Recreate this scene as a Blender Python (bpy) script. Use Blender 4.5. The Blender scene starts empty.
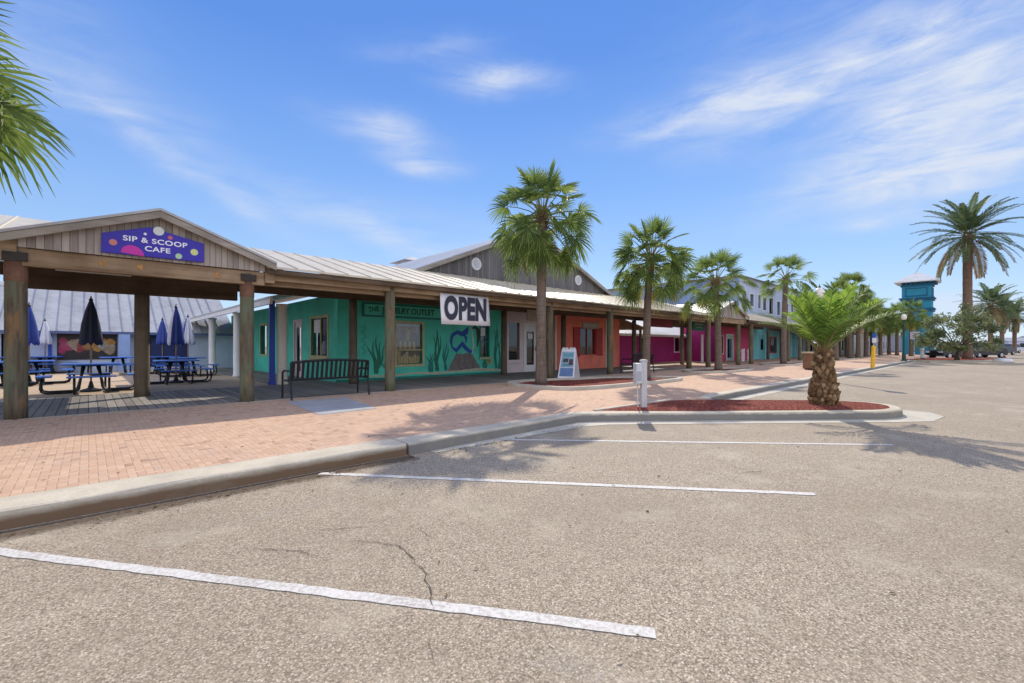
import bpy, bmesh, math, random
from mathutils import Vector, Matrix
R=math.radians
scene=bpy.context.scene
COL=scene.collection
# ---------------------------------------------------------------- frame of the shop row: s along the row, t away from the car park
F=450.; HZ=346.; CX=512.; CAMH=1.4
_a=math.atan2(478.,F)
D=(math.sin(_a),math.cos(_a)); N=(-D[1],D[0])
TH=math.atan2(D[1],D[0])
def W(s,t,z=0.): return Vector((s*D[0]+t*N[0], s*D[1]+t*N[1], z))
def ST(X,Y): return (X*D[0]+Y*D[1], X*N[0]+Y*N[1])
def s_at(u,t):
    k=(u-CX)/F
    return t*(k*N[1]-N[0])/(D[0]-k*D[1])
def st_uY(u,Y): return ST((u-CX)/F*Y,Y)
# ---------------------------------------------------------------- materials
MATS={}
class NT:
    def __init__(s,name):
        s.m=bpy.data.materials.new(name); s.m.use_nodes=True; s.t=s.m.node_tree; s.t.nodes.clear()
        s.out=s.t.nodes.new('ShaderNodeOutputMaterial'); MATS[name]=s.m
    def n(s,typ,**kw):
        x=s.t.nodes.new(typ)
        for k,v in kw.items():
            if k.startswith('i_'): 
                key=k[2:].replace('_',' ')
                x.inputs[key].default_value=v
            else: setattr(x,k,v)
        return x
    def l(s,a,b): s.t.links.new(a,b)
    def math(s,op,a,b=None,c=None):
        x=s.t.nodes.new('ShaderNodeMath'); x.operation=op
        for i,v in enumerate((a,b,c)):
            if v is None: continue
            if isinstance(v,(int,float)): x.inputs[i].default_value=v
            else: s.l(v,x.inputs[i])
        return x.outputs[0]
    def coord(s,kind='Object'):
        return s.n('ShaderNodeTexCoord').outputs[kind]
    def mapping(s,vec,scale=(1,1,1),loc=(0,0,0),rot=(0,0,0)):
        x=s.n('ShaderNodeMapping'); s.l(vec,x.inputs['Vector'])
        x.inputs['Scale'].default_value=scale; x.inputs['Location'].default_value=loc; x.inputs['Rotation'].default_value=rot
        return x.outputs[0]
    def noise(s,vec,scale=5,detail=4,rough=.55):
        x=s.n('ShaderNodeTexNoise'); s.l(vec,x.inputs['Vector'])
        x.inputs['Scale'].default_value=scale; x.inputs['Detail'].default_value=detail; x.inputs['Roughness'].default_value=rough
        return x.outputs['Fac']
    def ramp(s,fac,stops,interp='LINEAR'):
        x=s.n('ShaderNodeValToRGB'); x.color_ramp.interpolation=interp
        e=x.color_ramp.elements
        while len(e)<len(stops): e.new(.5)
        for i,(p,c) in enumerate(stops):
            e[i].position=p; e[i].color=(c[0],c[1],c[2],1) if not isinstance(c,(int,float)) else (c,c,c,1)
        s.l(fac,x.inputs[0]); return x.outputs[0]
    def mix(s,fac,a,b,mode='MIX'):
        x=s.n('ShaderNodeMix',data_type='RGBA',blend_type=mode)
        if isinstance(fac,(int,float)): x.inputs[0].default_value=fac
        else: s.l(fac,x.inputs[0])
        for i,v in ((6,a),(7,b)):
            if isinstance(v,tuple): x.inputs[i].default_value=(v[0],v[1],v[2],1)
            else: s.l(v,x.inputs[i])
        return x.outputs[2]
    def bump(s,h,strength=.3,dist=.01):
        x=s.n('ShaderNodeBump'); x.inputs['Strength'].default_value=strength; x.inputs['Distance'].default_value=dist
        s.l(h,x.inputs['Height']); return x.outputs[0]
    def principled(s,col,rough=.6,metal=0.,normal=None,spec=.5,trans=None):
        x=s.n('ShaderNodeBsdfPrincipled')
        if isinstance(col,tuple): x.inputs['Base Color'].default_value=(col[0],col[1],col[2],1)
        else: s.l(col,x.inputs['Base Color'])
        if isinstance(rough,(int,float)): x.inputs['Roughness'].default_value=rough
        else: s.l(rough,x.inputs['Roughness'])
        x.inputs['Metallic'].default_value=metal; x.inputs['Specular IOR Level'].default_value=spec
        if normal is not None: s.l(normal,x.inputs['Normal'])
        s.l(x.outputs[0],s.out.inputs[0]); return x
def c_(c,k): return tuple(max(0,min(1,x*k)) for x in c)
def M(name,col,rough=.6,var=.25,scale=4,metal=0.,bump=.15,stretch=(1,1,1),bd=.01,spec=.4,dirt=0.):
    """painted / plain surface with uneven tone"""
    if name in MATS: return MATS[name]
    k=NT(name); v=k.mapping(k.coord(),stretch)
    f=k.noise(v,scale,6,.6)
    col_=k.ramp(f,[(.25,c_(col,1-var)),(.75,c_(col,1+var))])
    if dirt>0:
        f2=k.noise(k.mapping(k.coord(),(1.3,1.3,.35)),2.2,7,.65)
        d=k.ramp(f2,[(.5,0.),(.75,dirt)])
        col_=k.mix(d,col_,c_((.2,.17,.13),.6))
    f3=k.noise(v,scale*9,3)
    k.principled(col_,k.ramp(f3,[(.2,rough*.85),(.8,min(1,rough*1.15))]),metal,k.bump(f3,bump,bd),spec)
    return k.m
def wood(name,ca,cb,axis='z',scale=1.,bump=.5):
    if name in MATS: return MATS[name]
    k=NT(name); st={'x':(.35,7,7),'y':(7,.35,7),'z':(7,7,.35)}[axis]
    v=k.mapping(k.coord(),tuple(q*scale for q in st))
    f=k.noise(v,1.6,8,.7); f2=k.noise(k.coord(),1.7,4)
    c=k.ramp(f,[(.28,ca),(.52,c_(cb,.85)),(.75,cb)])
    c=k.mix(k.ramp(f2,[(.4,0.),(.7,.55)]),c,c_(ca,.75))
    k.principled(c,.85,0,k.bump(f,bump,.02),.2); return k.m
def boards(name,ca,cb,width,axis='x',grain='z',gap=.06,gapcol=.25,bump=.6):
    """planks: width along axis, grain along another"""
    if name in MATS: return MATS[name]
    k=NT(name); co=k.coord(); sep=k.n('ShaderNodeSeparateXYZ'); k.l(co,sep.inputs[0])
    a=sep.outputs[{'x':0,'y':1,'z':2}[axis]]
    q=k.math('DIVIDE',a,width); fl=k.math('FLOOR',q); fr=k.math('SUBTRACT',q,fl)
    wn=k.n('ShaderNodeTexWhiteNoise',noise_dimensions='1D'); k.l(fl,wn.inputs['W'])
    st={'x':(.5,9,9),'y':(9,.5,9),'z':(9,9,.5)}[grain]
    comb=k.n('ShaderNodeVectorMath',operation='ADD'); k.l(k.mapping(co,st),comb.inputs[0]); k.l(wn.outputs['Color'],comb.inputs[1])
    f=k.noise(comb.outputs[0],1.5,8,.7)
    mixf=k.math('ADD',k.math('MULTIPLY',f,.75),k.math('MULTIPLY',wn.outputs['Value'],.35))
    c=k.ramp(mixf,[(.25,ca),(.8,cb)])
    e=k.math('MINIMUM',fr,k.math('SUBTRACT',1.,fr)); edge=k.math('LESS_THAN',e,gap*.5)
    c=k.mix(edge,c,c_(ca,gapcol))
    h=k.math('SUBTRACT',k.math('MULTIPLY',f,.4),edge)
    k.principled(c,.85,0,k.bump(h,bump,.01),.2); return k.m
def asphalt():
    k=NT('asphalt'); co=k.coord('Object')
    v1=k.n('ShaderNodeTexVoronoi',feature='F1'); k.l(co,v1.inputs['Vector']); v1.inputs['Scale'].default_value=104
    v2=k.n('ShaderNodeTexVoronoi',feature='F1'); k.l(co,v2.inputs['Vector']); v2.inputs['Scale'].default_value=150
    wn=k.n('ShaderNodeSeparateColor'); k.l(v1.outputs['Color'],wn.inputs[0])
    wn2=k.n('ShaderNodeSeparateColor'); k.l(v2.outputs['Color'],wn2.inputs[0])
    c=k.ramp(wn.outputs[0],[(0.,(.055,.042,.032)),(.13,(.15,.118,.09)),(.34,(.31,.252,.20)),(.62,(.385,.32,.255)),(.86,(.50,.42,.34)),(1.,(.74,.67,.58))])
    c2=k.ramp(wn2.outputs[1],[(0.,(.17,.135,.11)),(.3,(.335,.29,.24)),(.8,(.42,.365,.30)),(1.,(.60,.55,.48))])
    c=k.mix(.35,c,c2); c=k.mix(k.ramp(v1.outputs['Distance'],[(.44,0.),(.68,.5)]),c,(.10,.075,.055)); c=k.mix(1.,c,(1.24,1.24,1.25),'MULTIPLY')
    big=k.noise(co,.33,5,.6); mid=k.noise(co,1.4,6,.65)
    c=k.mix(k.ramp(big,[(.38,.0),(.66,.55)]),c,(.27,.22,.175),'MIX')
    c=k.mix(k.ramp(mid,[(.53,0.),(.70,.42)]),c,(.55,.49,.41)); c=k.mix(k.ramp(k.noise(k.mapping(co,(1,1,1),(5,1,0)),2.6,3,.5),[(.66,0.),(.76,.14)]),c,(.16,.135,.115))          # pale worn patches
    ye=k.noise(k.mapping(co,(1,1,1),(7,3,0)),.6,6,.7)
    c=k.mix(k.ramp(ye,[(.62,0.),(.78,.22)]),c,(.42,.29,.13))          # rusty tint
    # cracks : thin lines of a distorted cell pattern, only where a second noise allows
    nz=k.n('ShaderNodeTexNoise'); k.l(co,nz.inputs['Vector']); nz.inputs['Scale'].default_value=2.2; nz.inputs['Detail'].default_value=8
    ad=k.n('ShaderNodeVectorMath',operation='MULTIPLY_ADD'); k.l(nz.outputs['Color'],ad.inputs[0]); ad.inputs[1].default_value=(.55,.55,0); k.l(co,ad.inputs[2])
    vc=k.n('ShaderNodeTexVoronoi',feature='DISTANCE_TO_EDGE'); k.l(ad.outputs[0],vc.inputs['Vector']); vc.inputs['Scale'].default_value=.42
    line=k.math('LESS_THAN',vc.outputs['Distance'],.0014)
    gate=k.math('GREATER_THAN',k.noise(k.mapping(co,(1,1,1),(3,11,0)),.35,3),.60)
    crack=k.math('MULTIPLY',line,gate)
    c=k.mix(k.math('MULTIPLY',crack,.8),c,(.10,.08,.065))
    h=k.math('SUBTRACT',k.math('ADD',v1.outputs['Distance'],k.math('MULTIPLY',mid,.2)),crack)
    c=k.mix(1.,c,(.93,.90,.79),'MULTIPLY'); k.principled(c,.9,0,k.bump(h,.3,.005),.25); return k.m
def pavers():
    k=NT('brick_pavers'); co=k.coord('Object'); v=k.mapping(co,(14.5,14.5,14.5))
    sep=k.n('ShaderNodeSeparateXYZ'); k.l(v,sep.inputs[0]); x,y=sep.outputs[0],sep.outputs[1]
    i=k.math('FLOOR',x); j=k.math('FLOOR',y); fx=k.math('SUBTRACT',x,i); fy=k.math('SUBTRACT',y,j)
    d=k.math('SUBTRACT',i,j); m=k.math('FLOORED_MODULO',d,4.)
    is_=[k.math('COMPARE',m,float(q),.1) for q in range(4)]
    big=9.
    L=k.math('MULTIPLY_ADD',is_[1],big,fx); Rr=k.math('MULTIPLY_ADD',is_[0],big,k.math('SUBTRACT',1.,fx))
    Bt=k.math('MULTIPLY_ADD',is_[2],big,fy); Tp=k.math('MULTIPLY_ADD',is_[3],big,k.math('SUBTRACT',1.,fy))
    e=k.math('MINIMUM',k.math('MINIMUM',L,Rr),k.math('MINIMUM',Bt,Tp))
    joint=k.math('LESS_THAN',e,.055)
    ai=k.math('SUBTRACT',i,is_[1]); aj=k.math('ADD',j,is_[3])
    cmb=k.n('ShaderNodeCombineXYZ'); k.l(ai,cmb.inputs[0]); k.l(aj,cmb.inputs[1])
    wn=k.n('ShaderNodeTexWhiteNoise',noise_dimensions='2D'); k.l(cmb.outputs[0],wn.inputs['Vector'])
    c=k.ramp(wn.outputs['Value'],[(0.,(.38,.24,.165)),(.06,(.54,.345,.225)),(.5,(.59,.385,.25)),(.93,(.64,.43,.29)),(1.,(.51,.36,.26))])
    st=k.noise(co,.9,6,.65); c=k.mix(k.ramp(st,[(.45,0.),(.75,.4)]),c,(.45,.31,.235))
    fine=k.noise(co,60,3); c=k.mix(k.ramp(fine,[(.3,.18),(.6,0.)]),c,(.32,.21,.16))
    c=k.mix(k.math('MULTIPLY',joint,.45),c,(.28,.19,.14))
    h=k.ramp(e,[(0.,0.),(.12,1.)])
    k.principled(c,.88,0,k.bump(h,.55,.006),.2); return k.m
def concrete(name,col,low_dark=.0,scol=(.16,.095,.05),zs=(.115,.175)):
    if name in MATS: return MATS[name]
    k=NT(name); co=k.coord('Object'); f=k.noise(co,2.3,8,.65); f2=k.noise(co,45,3)
    c=k.ramp(f,[(.25,c_(col,.72)),(.6,col),(.8,c_(col,1.12))])
    c=k.mix(k.ramp(f2,[(.35,.3),(.6,0.)]),c,c_(col,.6))
    if low_dark:  # mixes in a darker tone towards the bottom
        sep=k.n('ShaderNodeSeparateXYZ'); k.l(co,sep.inputs[0])
        zz=k.math('ADD',sep.outputs[2],k.math('MULTIPLY',k.noise(k.mapping(co,(.8,3,3)),2.,6,.7),.09))
        sx=k.ramp(k.math('ADD',k.math('MULTIPLY',sep.outputs[0],.1),.5),[(.35,1.),(1.,1.)])
        msk=k.math('MULTIPLY',k.ramp(zz,[(zs[0],1.),(zs[1],0.)]),sx)
        c=k.mix(k.math('MULTIPLY',msk,low_dark),c,scol)
        c=k.mix(k.math('MULTIPLY',k.ramp(k.noise(co,1.1,7,.7),[(.55,0.),(.75,.4)]),1.),c,(.36,.31,.2))
    k.principled(c,.85,0,k.bump(f2,.3,.004),.25); return k.m
def road_paint():
    k=NT('road_paint'); co=k.coord('Object'); f=k.noise(co,38,4,.7); f2=k.noise(co,2.5,4)
    m=k.ramp(k.math('ADD',f,k.math('MULTIPLY',f2,.45)),[(.54,0.),(.80,1.)])
    c=k.mix(m,(.40,.36,.31),(.64,.61,.55)); k.principled(c,.8,0,k.bump(f,.3,.003),.3); return k.m
def mulch():
    k=NT('red_mulch'); co=k.coord('Object'); v=k.n('ShaderNodeTexVoronoi'); k.l(k.mapping(co,(1,1.7,1),(0,0,0),(0,0,.5)),v.inputs['Vector']); v.inputs['Scale'].default_value=34
    sc=k.n('ShaderNodeSeparateColor'); k.l(v.outputs['Color'],sc.inputs[0])
    c=k.ramp(sc.outputs[0],[(0.,(.09,.022,.016)),(.5,(.255,.062,.042)),(.9,(.36,.10,.07)),(1.,(.42,.2,.14))])
    k.principled(c,.95,0,k.bump(v.outputs['Distance'],.9,.03),.1); return k.m
def leaf(name,ca,cb,trans=.45,rough=.45,tcol=None):
    if name in MATS: return MATS[name]
    k=NT(name); g=k.n('ShaderNodeNewGeometry'); rnd=g.outputs['Random Per Island']
    nz=k.noise(k.coord('Object'),1.3,3)
    c=k.ramp(k.math('ADD',k.math('MULTIPLY',rnd,.6),k.math('MULTIPLY',nz,.4)),[(.2,ca),(.8,cb)])
    p=k.principled(c,rough+.15,0,None,.15)
    tr=k.n('ShaderNodeBsdfTranslucent')
    hs=k.n('ShaderNodeHueSaturation'); hs.inputs['Hue'].default_value=.485; hs.inputs['Value'].default_value=2.15; hs.inputs['Saturation'].default_value=1.05; k.l(c,hs.inputs['Color']); k.l(hs.outputs[0],tr.inputs['Color'])
    ms=k.n('ShaderNodeMixShader'); ms.inputs[0].default_value=trans
    k.l(p.outputs[0],ms.inputs[1]); k.l(tr.outputs[0],ms.inputs[2]); k.l(ms.outputs[0],k.out.inputs[0]); return k.m
def bark(name,ca,cb,ring=14.):
    if name in MATS: return MATS[name]
    k=NT(name); co=k.coord('Object'); f=k.noise(k.mapping(co,(6,6,1.2)),2,7,.7)
    f2=k.noise(k.mapping(co,(1.5,1.5,ring)),1.6,4,.6)
    q=k.math('ADD',k.math('MULTIPLY',f,.6),k.math('MULTIPLY',f2,.4))
    c=k.ramp(q,[(.3,ca),(.7,cb)]); k.principled(c,.92,0,k.bump(q,.8,.04),.15); return k.m
def glass(name='shop_glass',tint=(.82,.85,.85),gl=.05):
    if name in MATS: return MATS[name]
    k=NT(name); a=k.n('ShaderNodeBsdfTransparent'); a.inputs[0].default_value=(*tint,1)
    b=k.n('ShaderNodeBsdfGlossy'); b.inputs['Roughness'].default_value=.03; b.inputs['Color'].default_value=(.9,.9,.9,1)
    ms=k.n('ShaderNodeMixShader'); ms.inputs[0].default_value=gl
    k.l(a.outputs[0],ms.inputs[1]); k.l(b.outputs[0],ms.inputs[2]); k.l(ms.outputs[0],k.out.inputs[0]); return k.m
# ---------------------------------------------------------------- mesh builder
class MB:
    def __init__(s): s.v=[]; s.f=[]; s.mi=[]; s.cur=0
    def add(s,vs,fs):
        b=len(s.v); s.v+=[Vector(p) for p in vs]
        for f in fs: s.f.append([b+i for i in f]); s.mi.append(s.cur)
    def box(s,x0,x1,y0,y1,z0,z1):
        s.add([(x0,y0,z0),(x1,y0,z0),(x1,y1,z0),(x0,y1,z0),(x0,y0,z1),(x1,y0,z1),(x1,y1,z1),(x0,y1,z1)],
              [(0,3,2,1),(4,5,6,7),(0,1,5,4),(1,2,6,5),(2,3,7,6),(3,0,4,7)]); return s
    def prism(s,pts,vec):
        """closed polygon (3d points) swept by vec"""
        n=len(pts); vec=Vector(vec); a=[Vector(p) for p in pts]; b=[p+vec for p in a]
        s.add(a+b,[tuple(range(n))[::-1],tuple(range(n,2*n))]+[(i,(i+1)%n,n+(i+1)%n,n+i) for i in range(n)]); return s
    def pz(s,pts,z0,z1): return s.prism([(p[0],p[1],z0) for p in pts],(0,0,z1-z0))
    def pt(s,pts,t0,t1): return s.prism([(p[0],t0,p[1]) for p in pts],(0,t1-t0,0))
    def ps(s,pts,s0,s1): return s.prism([(s0,p[0],p[1]) for p in pts],(s1-s0,0,0))
    def face(s,pts): s.add(pts,[tuple(range(len(pts)))]); return s
    def tube(s,pts,rad,n=10,cap=True):
        pts=[Vector(p) for p in pts]; m=len(pts)
        if isinstance(rad,(int,float)): rad=[rad]*m
        vs=[];prev=None
        for i,p in enumerate(pts):
            d=(pts[min(i+1,m-1)]-pts[max(i-1,0)]).normalized()
            if prev is None:
                a=Vector((0,0,1)) if abs(d.z)<.9 else Vector((1,0,0)); x=d.cross(a).normalized()
            else: x=(prev-d*prev.dot(d)).normalized()
            prev=x; y=d.cross(x)
            for q in range(n):
                an=2*math.pi*q/n; vs.append(p+(x*math.cos(an)+y*math.sin(an))*rad[i])
        fs=[]
        for i in range(m-1):
            for q in range(n):
                q2=(q+1)%n; fs.append((i*n+q,i*n+q2,(i+1)*n+q2,(i+1)*n+q))
        if cap: fs+=[tuple(range(n))[::-1],tuple((m-1)*n+q for q in range(n))]
        s.add(vs,fs); return s
    def bar(s,p0,p1,w,h,up=(0,0,1)):
        p0=Vector(p0);p1=Vector(p1);d=(p1-p0).normalized();u=Vector(up)
        if abs(d.dot(u))>.98:u=Vector((1,0,0))
        x=d.cross(u).normalized();y=x.cross(d)
        c=[(-w/2,-h/2),(w/2,-h/2),(w/2,h/2),(-w/2,h/2)]
        vs=[p0+x*a+y*b for a,b in c]+[p1+x*a+y*b for a,b in c]
        s.add(vs,[(0,1,2,3)[::-1],(4,5,6,7),(0,1,5,4),(1,2,6,5),(2,3,7,6),(3,0,4,7)]); return s
    def lathe(s,prof,c=(0,0,0),n=16):
        c=Vector(c);vs=[];m=len(prof)
        for r,z in prof:
            for q in range(n):
                a=2*math.pi*q/n; vs.append(c+Vector((r*math.cos(a),r*math.sin(a),z)))
        fs=[(i*n+q,i*n+(q+1)%n,(i+1)*n+(q+1)%n,(i+1)*n+q) for i in range(m-1) for q in range(n)]
        fs+=[tuple(range(n))[::-1],tuple((m-1)*n+q for q in range(n))]
        s.add(vs,fs); return s
    def wall(s,u0,u1,z0,z1,holes,w0,w1,along='s'):
        us=sorted(set([u0,u1]+[h[0] for h in holes]+[h[1] for h in holes])); zs=sorted(set([z0,z1]+[h[2] for h in holes]+[h[3] for h in holes]))
        for a,b in zip(us,us[1:]):
            for c,d in zip(zs,zs[1:]):
                um,zm=(a+b)/2,(c+d)/2
                if any(h[0]<um<h[1] and h[2]<zm<h[3] for h in holes): continue
                if along=='s': s.box(a,b,w0,w1,c,d)
                else: s.box(w0,w1,a,b,c,d)
        return s
    def ribbon(s,pts,w,t):
        """flat painted band on the plane t=const; pts (s,z)"""
        vs=[];m=len(pts)
        for i,p in enumerate(pts):
            a=pts[max(i-1,0)];b=pts[min(i+1,m-1)];dx,dz=b[0]-a[0],b[1]-a[1];L=math.hypot(dx,dz) or 1
            ww=w[i] if isinstance(w,(list,tuple)) else w
            vs+=[(p[0]-dz/L*ww/2,t,p[1]+dx/L*ww/2),(p[0]+dz/L*ww/2,t,p[1]-dx/L*ww/2)]
        s.add(vs,[(2*i,2*i+1,2*i+3,2*i+2) for i in range(m-1)]); return s
    def build(s,name,mat,parent=None,org=None,smooth=False,bevel=0.,rot=None):
        me=bpy.data.meshes.new(name)
        o3=Vector(org) if org is not None else (Vector(ORG[parent.name]) if parent is not None and parent.name in ORG else Vector((0,0,0)))
        me.from_pydata([v-o3 for v in s.v],[],s.f)
        mats=mat if isinstance(mat,(list,tuple)) else [mat]
        for m in mats: me.materials.append(m)
        if len(mats)>1: me.polygons.foreach_set('material_index',s.mi)
        if smooth: me.polygons.foreach_set('use_smooth',[True]*len(me.polygons))
        me.validate(); me.update()
        bm=bmesh.new(); bm.from_mesh(me); bmesh.ops.recalc_face_normals(bm,faces=bm.faces); bm.to_mesh(me); bm.free()
        o=bpy.data.objects.new(name,me); COL.objects.link(o)
        if parent is not None: o.parent=parent; ORG[o.name]=ORG.get(parent.name,(0,0,0))
        if bevel:
            b=o.modifiers.new('bevel','BEVEL'); b.width=bevel; b.segments=2; b.limit_method='ANGLE'
        return o
ORG={}
def tag(o,label,cat,group=None):
    o['label']=label;o['category']=cat
    if group:o['group']=group
    return o
def thing(name,label,cat,o3,group=None,rot=TH,st=True):
    """Empty at the thing's base; its parts are authored in row coordinates (s,t,z) and shifted to the origin o3"""
    o=bpy.data.objects.new(name,None); COL.objects.link(o); o.empty_display_size=.2
    o.location=W(*o3) if st else Vector(o3); o.rotation_euler=(0,0,rot); ORG[o.name]=tuple(o3) if st else (0,0,0)
    return tag(o,label,cat,group)
def local_thing(name,label,cat,loc,rot=0.,group=None):
    o=bpy.data.objects.new(name,None); COL.objects.link(o); o.empty_display_size=.2
    o.location=loc;o.rotation_euler=(0,0,rot); ORG[o.name]=(0,0,0); return tag(o,label,cat,group)
def single(mb,name,mat,label,cat,o3,group=None,**kw):
    o=mb.build(name,mat,None,org=o3,**kw); o.location=W(*o3); o.rotation_euler=(0,0,TH); return tag(o,label,cat,group)
def struct(mb,name,mat,kind='structure',**kw):
    o=mb.build(name,mat,None,org=(0,0,0),**kw); o.rotation_euler=(0,0,TH); o['kind']=kind; return o
def dup(root,loc=None,rotz=None,label=None,group=None,scale=None):
    r=root.copy(); COL.objects.link(r)
    if loc is not None: r.location=loc
    if rotz is not None: r.rotation_euler=(0,0,rotz)
    if scale is not None: r.scale=scale
    if label: r['label']=label
    if group: r['group']=group
    for ch in list(root.children):
        c=ch.copy(); COL.objects.link(c); c.parent=r
        for g in list(ch.children):
            e=g.copy(); COL.objects.link(e); e.parent=c
    return r
def text_mesh(txt,size,offset=0.,xs=1.,spacing=1.,align='CENTER'):
    cu=bpy.data.curves.new('lettering','FONT'); cu.body=txt; cu.size=size; cu.offset=offset; cu.space_character=spacing; cu.align_x=align; cu.align_y='CENTER'; cu.resolution_u=6
    o=bpy.data.objects.new('lettering',cu); COL.objects.link(o)
    dg=bpy.context.evaluated_depsgraph_get(); me=bpy.data.meshes.new_from_object(o.evaluated_get(dg))
    vs=[(v.co.x*xs,v.co.y) for v in me.vertices]; fs=[tuple(p.vertices) for p in me.polygons]
    bpy.data.objects.remove(o); bpy.data.curves.remove(cu); bpy.data.meshes.remove(me)
    return vs,fs
def lettering(mb,txt,s,t,z,size,offset=0.,xs=1.,spacing=1.,align='CENTER',tilt=0.):
    vs,fs=text_mesh(txt,size,offset,xs,spacing,align); ca,sa=math.cos(tilt),math.sin(tilt)
    mb.add([(s+x*ca-y*sa,t,z+x*sa+y*ca) for x,y in vs],fs); return mb

def posttimber():
    k=NT('post_timber'); co=k.coord(); oi=k.n('ShaderNodeObjectInfo')
    ad=k.n('ShaderNodeVectorMath',operation='ADD'); k.l(co,ad.inputs[0])
    sc=k.n('ShaderNodeVectorMath',operation='SCALE'); sc.inputs[0].default_value=(13,7,29); k.l(oi.outputs['Random'],sc.inputs['Scale']); k.l(sc.outputs[0],ad.inputs[1]); v=ad.outputs[0]
    g=k.noise(k.mapping(v,(9,9,.6)),1.6,8,.7); p=k.noise(k.mapping(v,(3,3,.9)),1.1,5,.6); p2=k.noise(k.mapping(v,(4,4,1.2),(4,9,2)),1.5,5,.65)
    c=k.ramp(g,[(.3,(.06,.05,.033)),(.7,(.22,.18,.115))])
    c=k.mix(k.ramp(p,[(.48,0.),(.6,.8)]),c,(.145,.17,.105)); c=k.mix(k.ramp(p2,[(.55,0.),(.66,.8)]),c,(.27,.155,.07))
    k.principled(c,.88,0,k.bump(g,.6,.02),.2); return k.m
BGS=.12; SKYK=1.0; SUNE=3.1; EXPO=.6; BACK=(1.75,1.75,1.98)
random.seed(7)
# ---------------------------------------------------------------- palette
m_asph=asphalt(); m_brick=pavers(); m_kerb=concrete('kerb_concrete',(.60,.525,.395),.95); m_kerb2=concrete('kerb_concrete_dark_face',(.60,.525,.395),.9,(.17,.165,.15),(.15,.185)); m_conc=concrete('pale_concrete',(.56,.51,.41)); m_pad=concrete('pad_concrete',(.42,.42,.42))  # kerb faces turn darker towards the bottom, with brown stain on the left one
m_paint=road_paint(); m_mulch=mulch()
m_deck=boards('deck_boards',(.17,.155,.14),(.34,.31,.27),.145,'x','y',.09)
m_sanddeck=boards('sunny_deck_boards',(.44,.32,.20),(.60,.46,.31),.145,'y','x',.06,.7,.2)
m_gable=boards('weathered_boards',(.20,.172,.14),(.50,.44,.375),.105,'x','z',.10,.7,.35)
m_gabledk=boards('dark_weathered_boards',(.11,.10,.095),(.25,.232,.212),.13,'x','z',.10,.7,.35)
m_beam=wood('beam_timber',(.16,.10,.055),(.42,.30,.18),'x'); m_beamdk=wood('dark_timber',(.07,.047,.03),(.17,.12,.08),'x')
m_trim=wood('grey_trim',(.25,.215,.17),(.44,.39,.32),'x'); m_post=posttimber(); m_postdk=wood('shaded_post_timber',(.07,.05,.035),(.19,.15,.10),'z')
m_rafter=wood('rafter_timber',(.16,.11,.06),(.33,.24,.14),'y')
m_rust=M('rusted_steel',(.17,.085,.05),.8,.45,5,.0,.4); m_bracket=M('dark_steel',(.045,.035,.03),.6,.3,6,.3,.2)
m_bolt=M('zinc',(.6,.6,.6),.4,.1,5,.6)
m_roof=M('pale_metal_roofing',(.62,.54,.39),.42,.14,1.3,.0,.05,(1,.35,1),.01,.5,.25)
m_roofgrey=M('grey_metal_roofing',(.40,.395,.385),.42,.18,1.0,.0,.05,(1,.4,1),.01,.5,.35)
m_roofwhite=M('white_metal_roofing',(.72,.70,.64),.42,.1,1.0,.0,.05,(1,.4,1),.01,.5,.2)
m_teal=M('teal_paint',(.08,.56,.40),.65,.2,1.5,0,.12,(1,1,1),.01,.35,.08)
m_tealdk=M('dark_teal_paint',(.02,.19,.15),.65,.2,2); m_seaweed=M('painted_seaweed',(.015,.16,.085),.6,.3,6)
m_coral=M('coral_paint',(.70,.18,.11),.65,.2,1.5,0,.12,(1,1,1),.01,.35,.12); m_darkred=M('dark_red_paint',(.36,.035,.03),.6,.2,3)
m_mag=M('magenta_paint',(.33,.014,.125),.65,.22,1.5,0,.1,(1,1,1),.01,.35,.08); m_pink=M('pink_paint',(.50,.05,.13),.65,.12,1.5)
m_white=M('white_paint',(.74,.73,.70),.55,.07,2,0,.08,(1,1,1),.01,.4,.15); m_cream=M('cream_paint',(.62,.58,.47),.55,.1,2,0,.08,(1,1,1),.01,.4,.15)
m_pinkwhite=M('pinkish_white_paint',(.66,.55,.54),.55,.08,2); m_tan=M('tan_paint',(.40,.33,.24),.6,.15,2)
m_paleblue=M('pale_blue_siding',(.50,.56,.68),.6,.08,2,0,.06,(1,1,1),.01,.35,.1); m_blueside=M('blue_wall_paint',(.20,.31,.52),.6,.1,1.2)
m_bluewhite=boards('pale_blue_boards',(.48,.54,.66),(.60,.64,.74),.22,'x','z',.10,.7,.3)
m_navy=M('navy_paint',(.02,.035,.13),.5,.2,3); m_blue=M('blue_paint',(.03,.09,.42),.5,.15,3)
m_glass=glass(); m_dark=M('dark_interior',(.018,.018,.02),.7,.4,2); m_black=M('black_metal',(.014,.014,.016),.42,.3,8,.2,.1)
m_yellowtrim=M('faded_yellow_trim',(.46,.44,.22),.6,.2,4); m_ltgrey=M('light_grey_plastic',(.52,.53,.53),.45,.08,3)
m_orange=M('orange_goods',(.75,.36,.10),.6,.4,14); m_yellowgoods=M('straw_goods',(.80,.56,.22),.7,.4,20)
# ---------------------------------------------------------------- SETTING
mb=MB(); mb.face([(-900,-900,0),(900,-900,0),(900,900,0),(-900,900,0)]); struct(mb,'parking_lot',m_asph)
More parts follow.
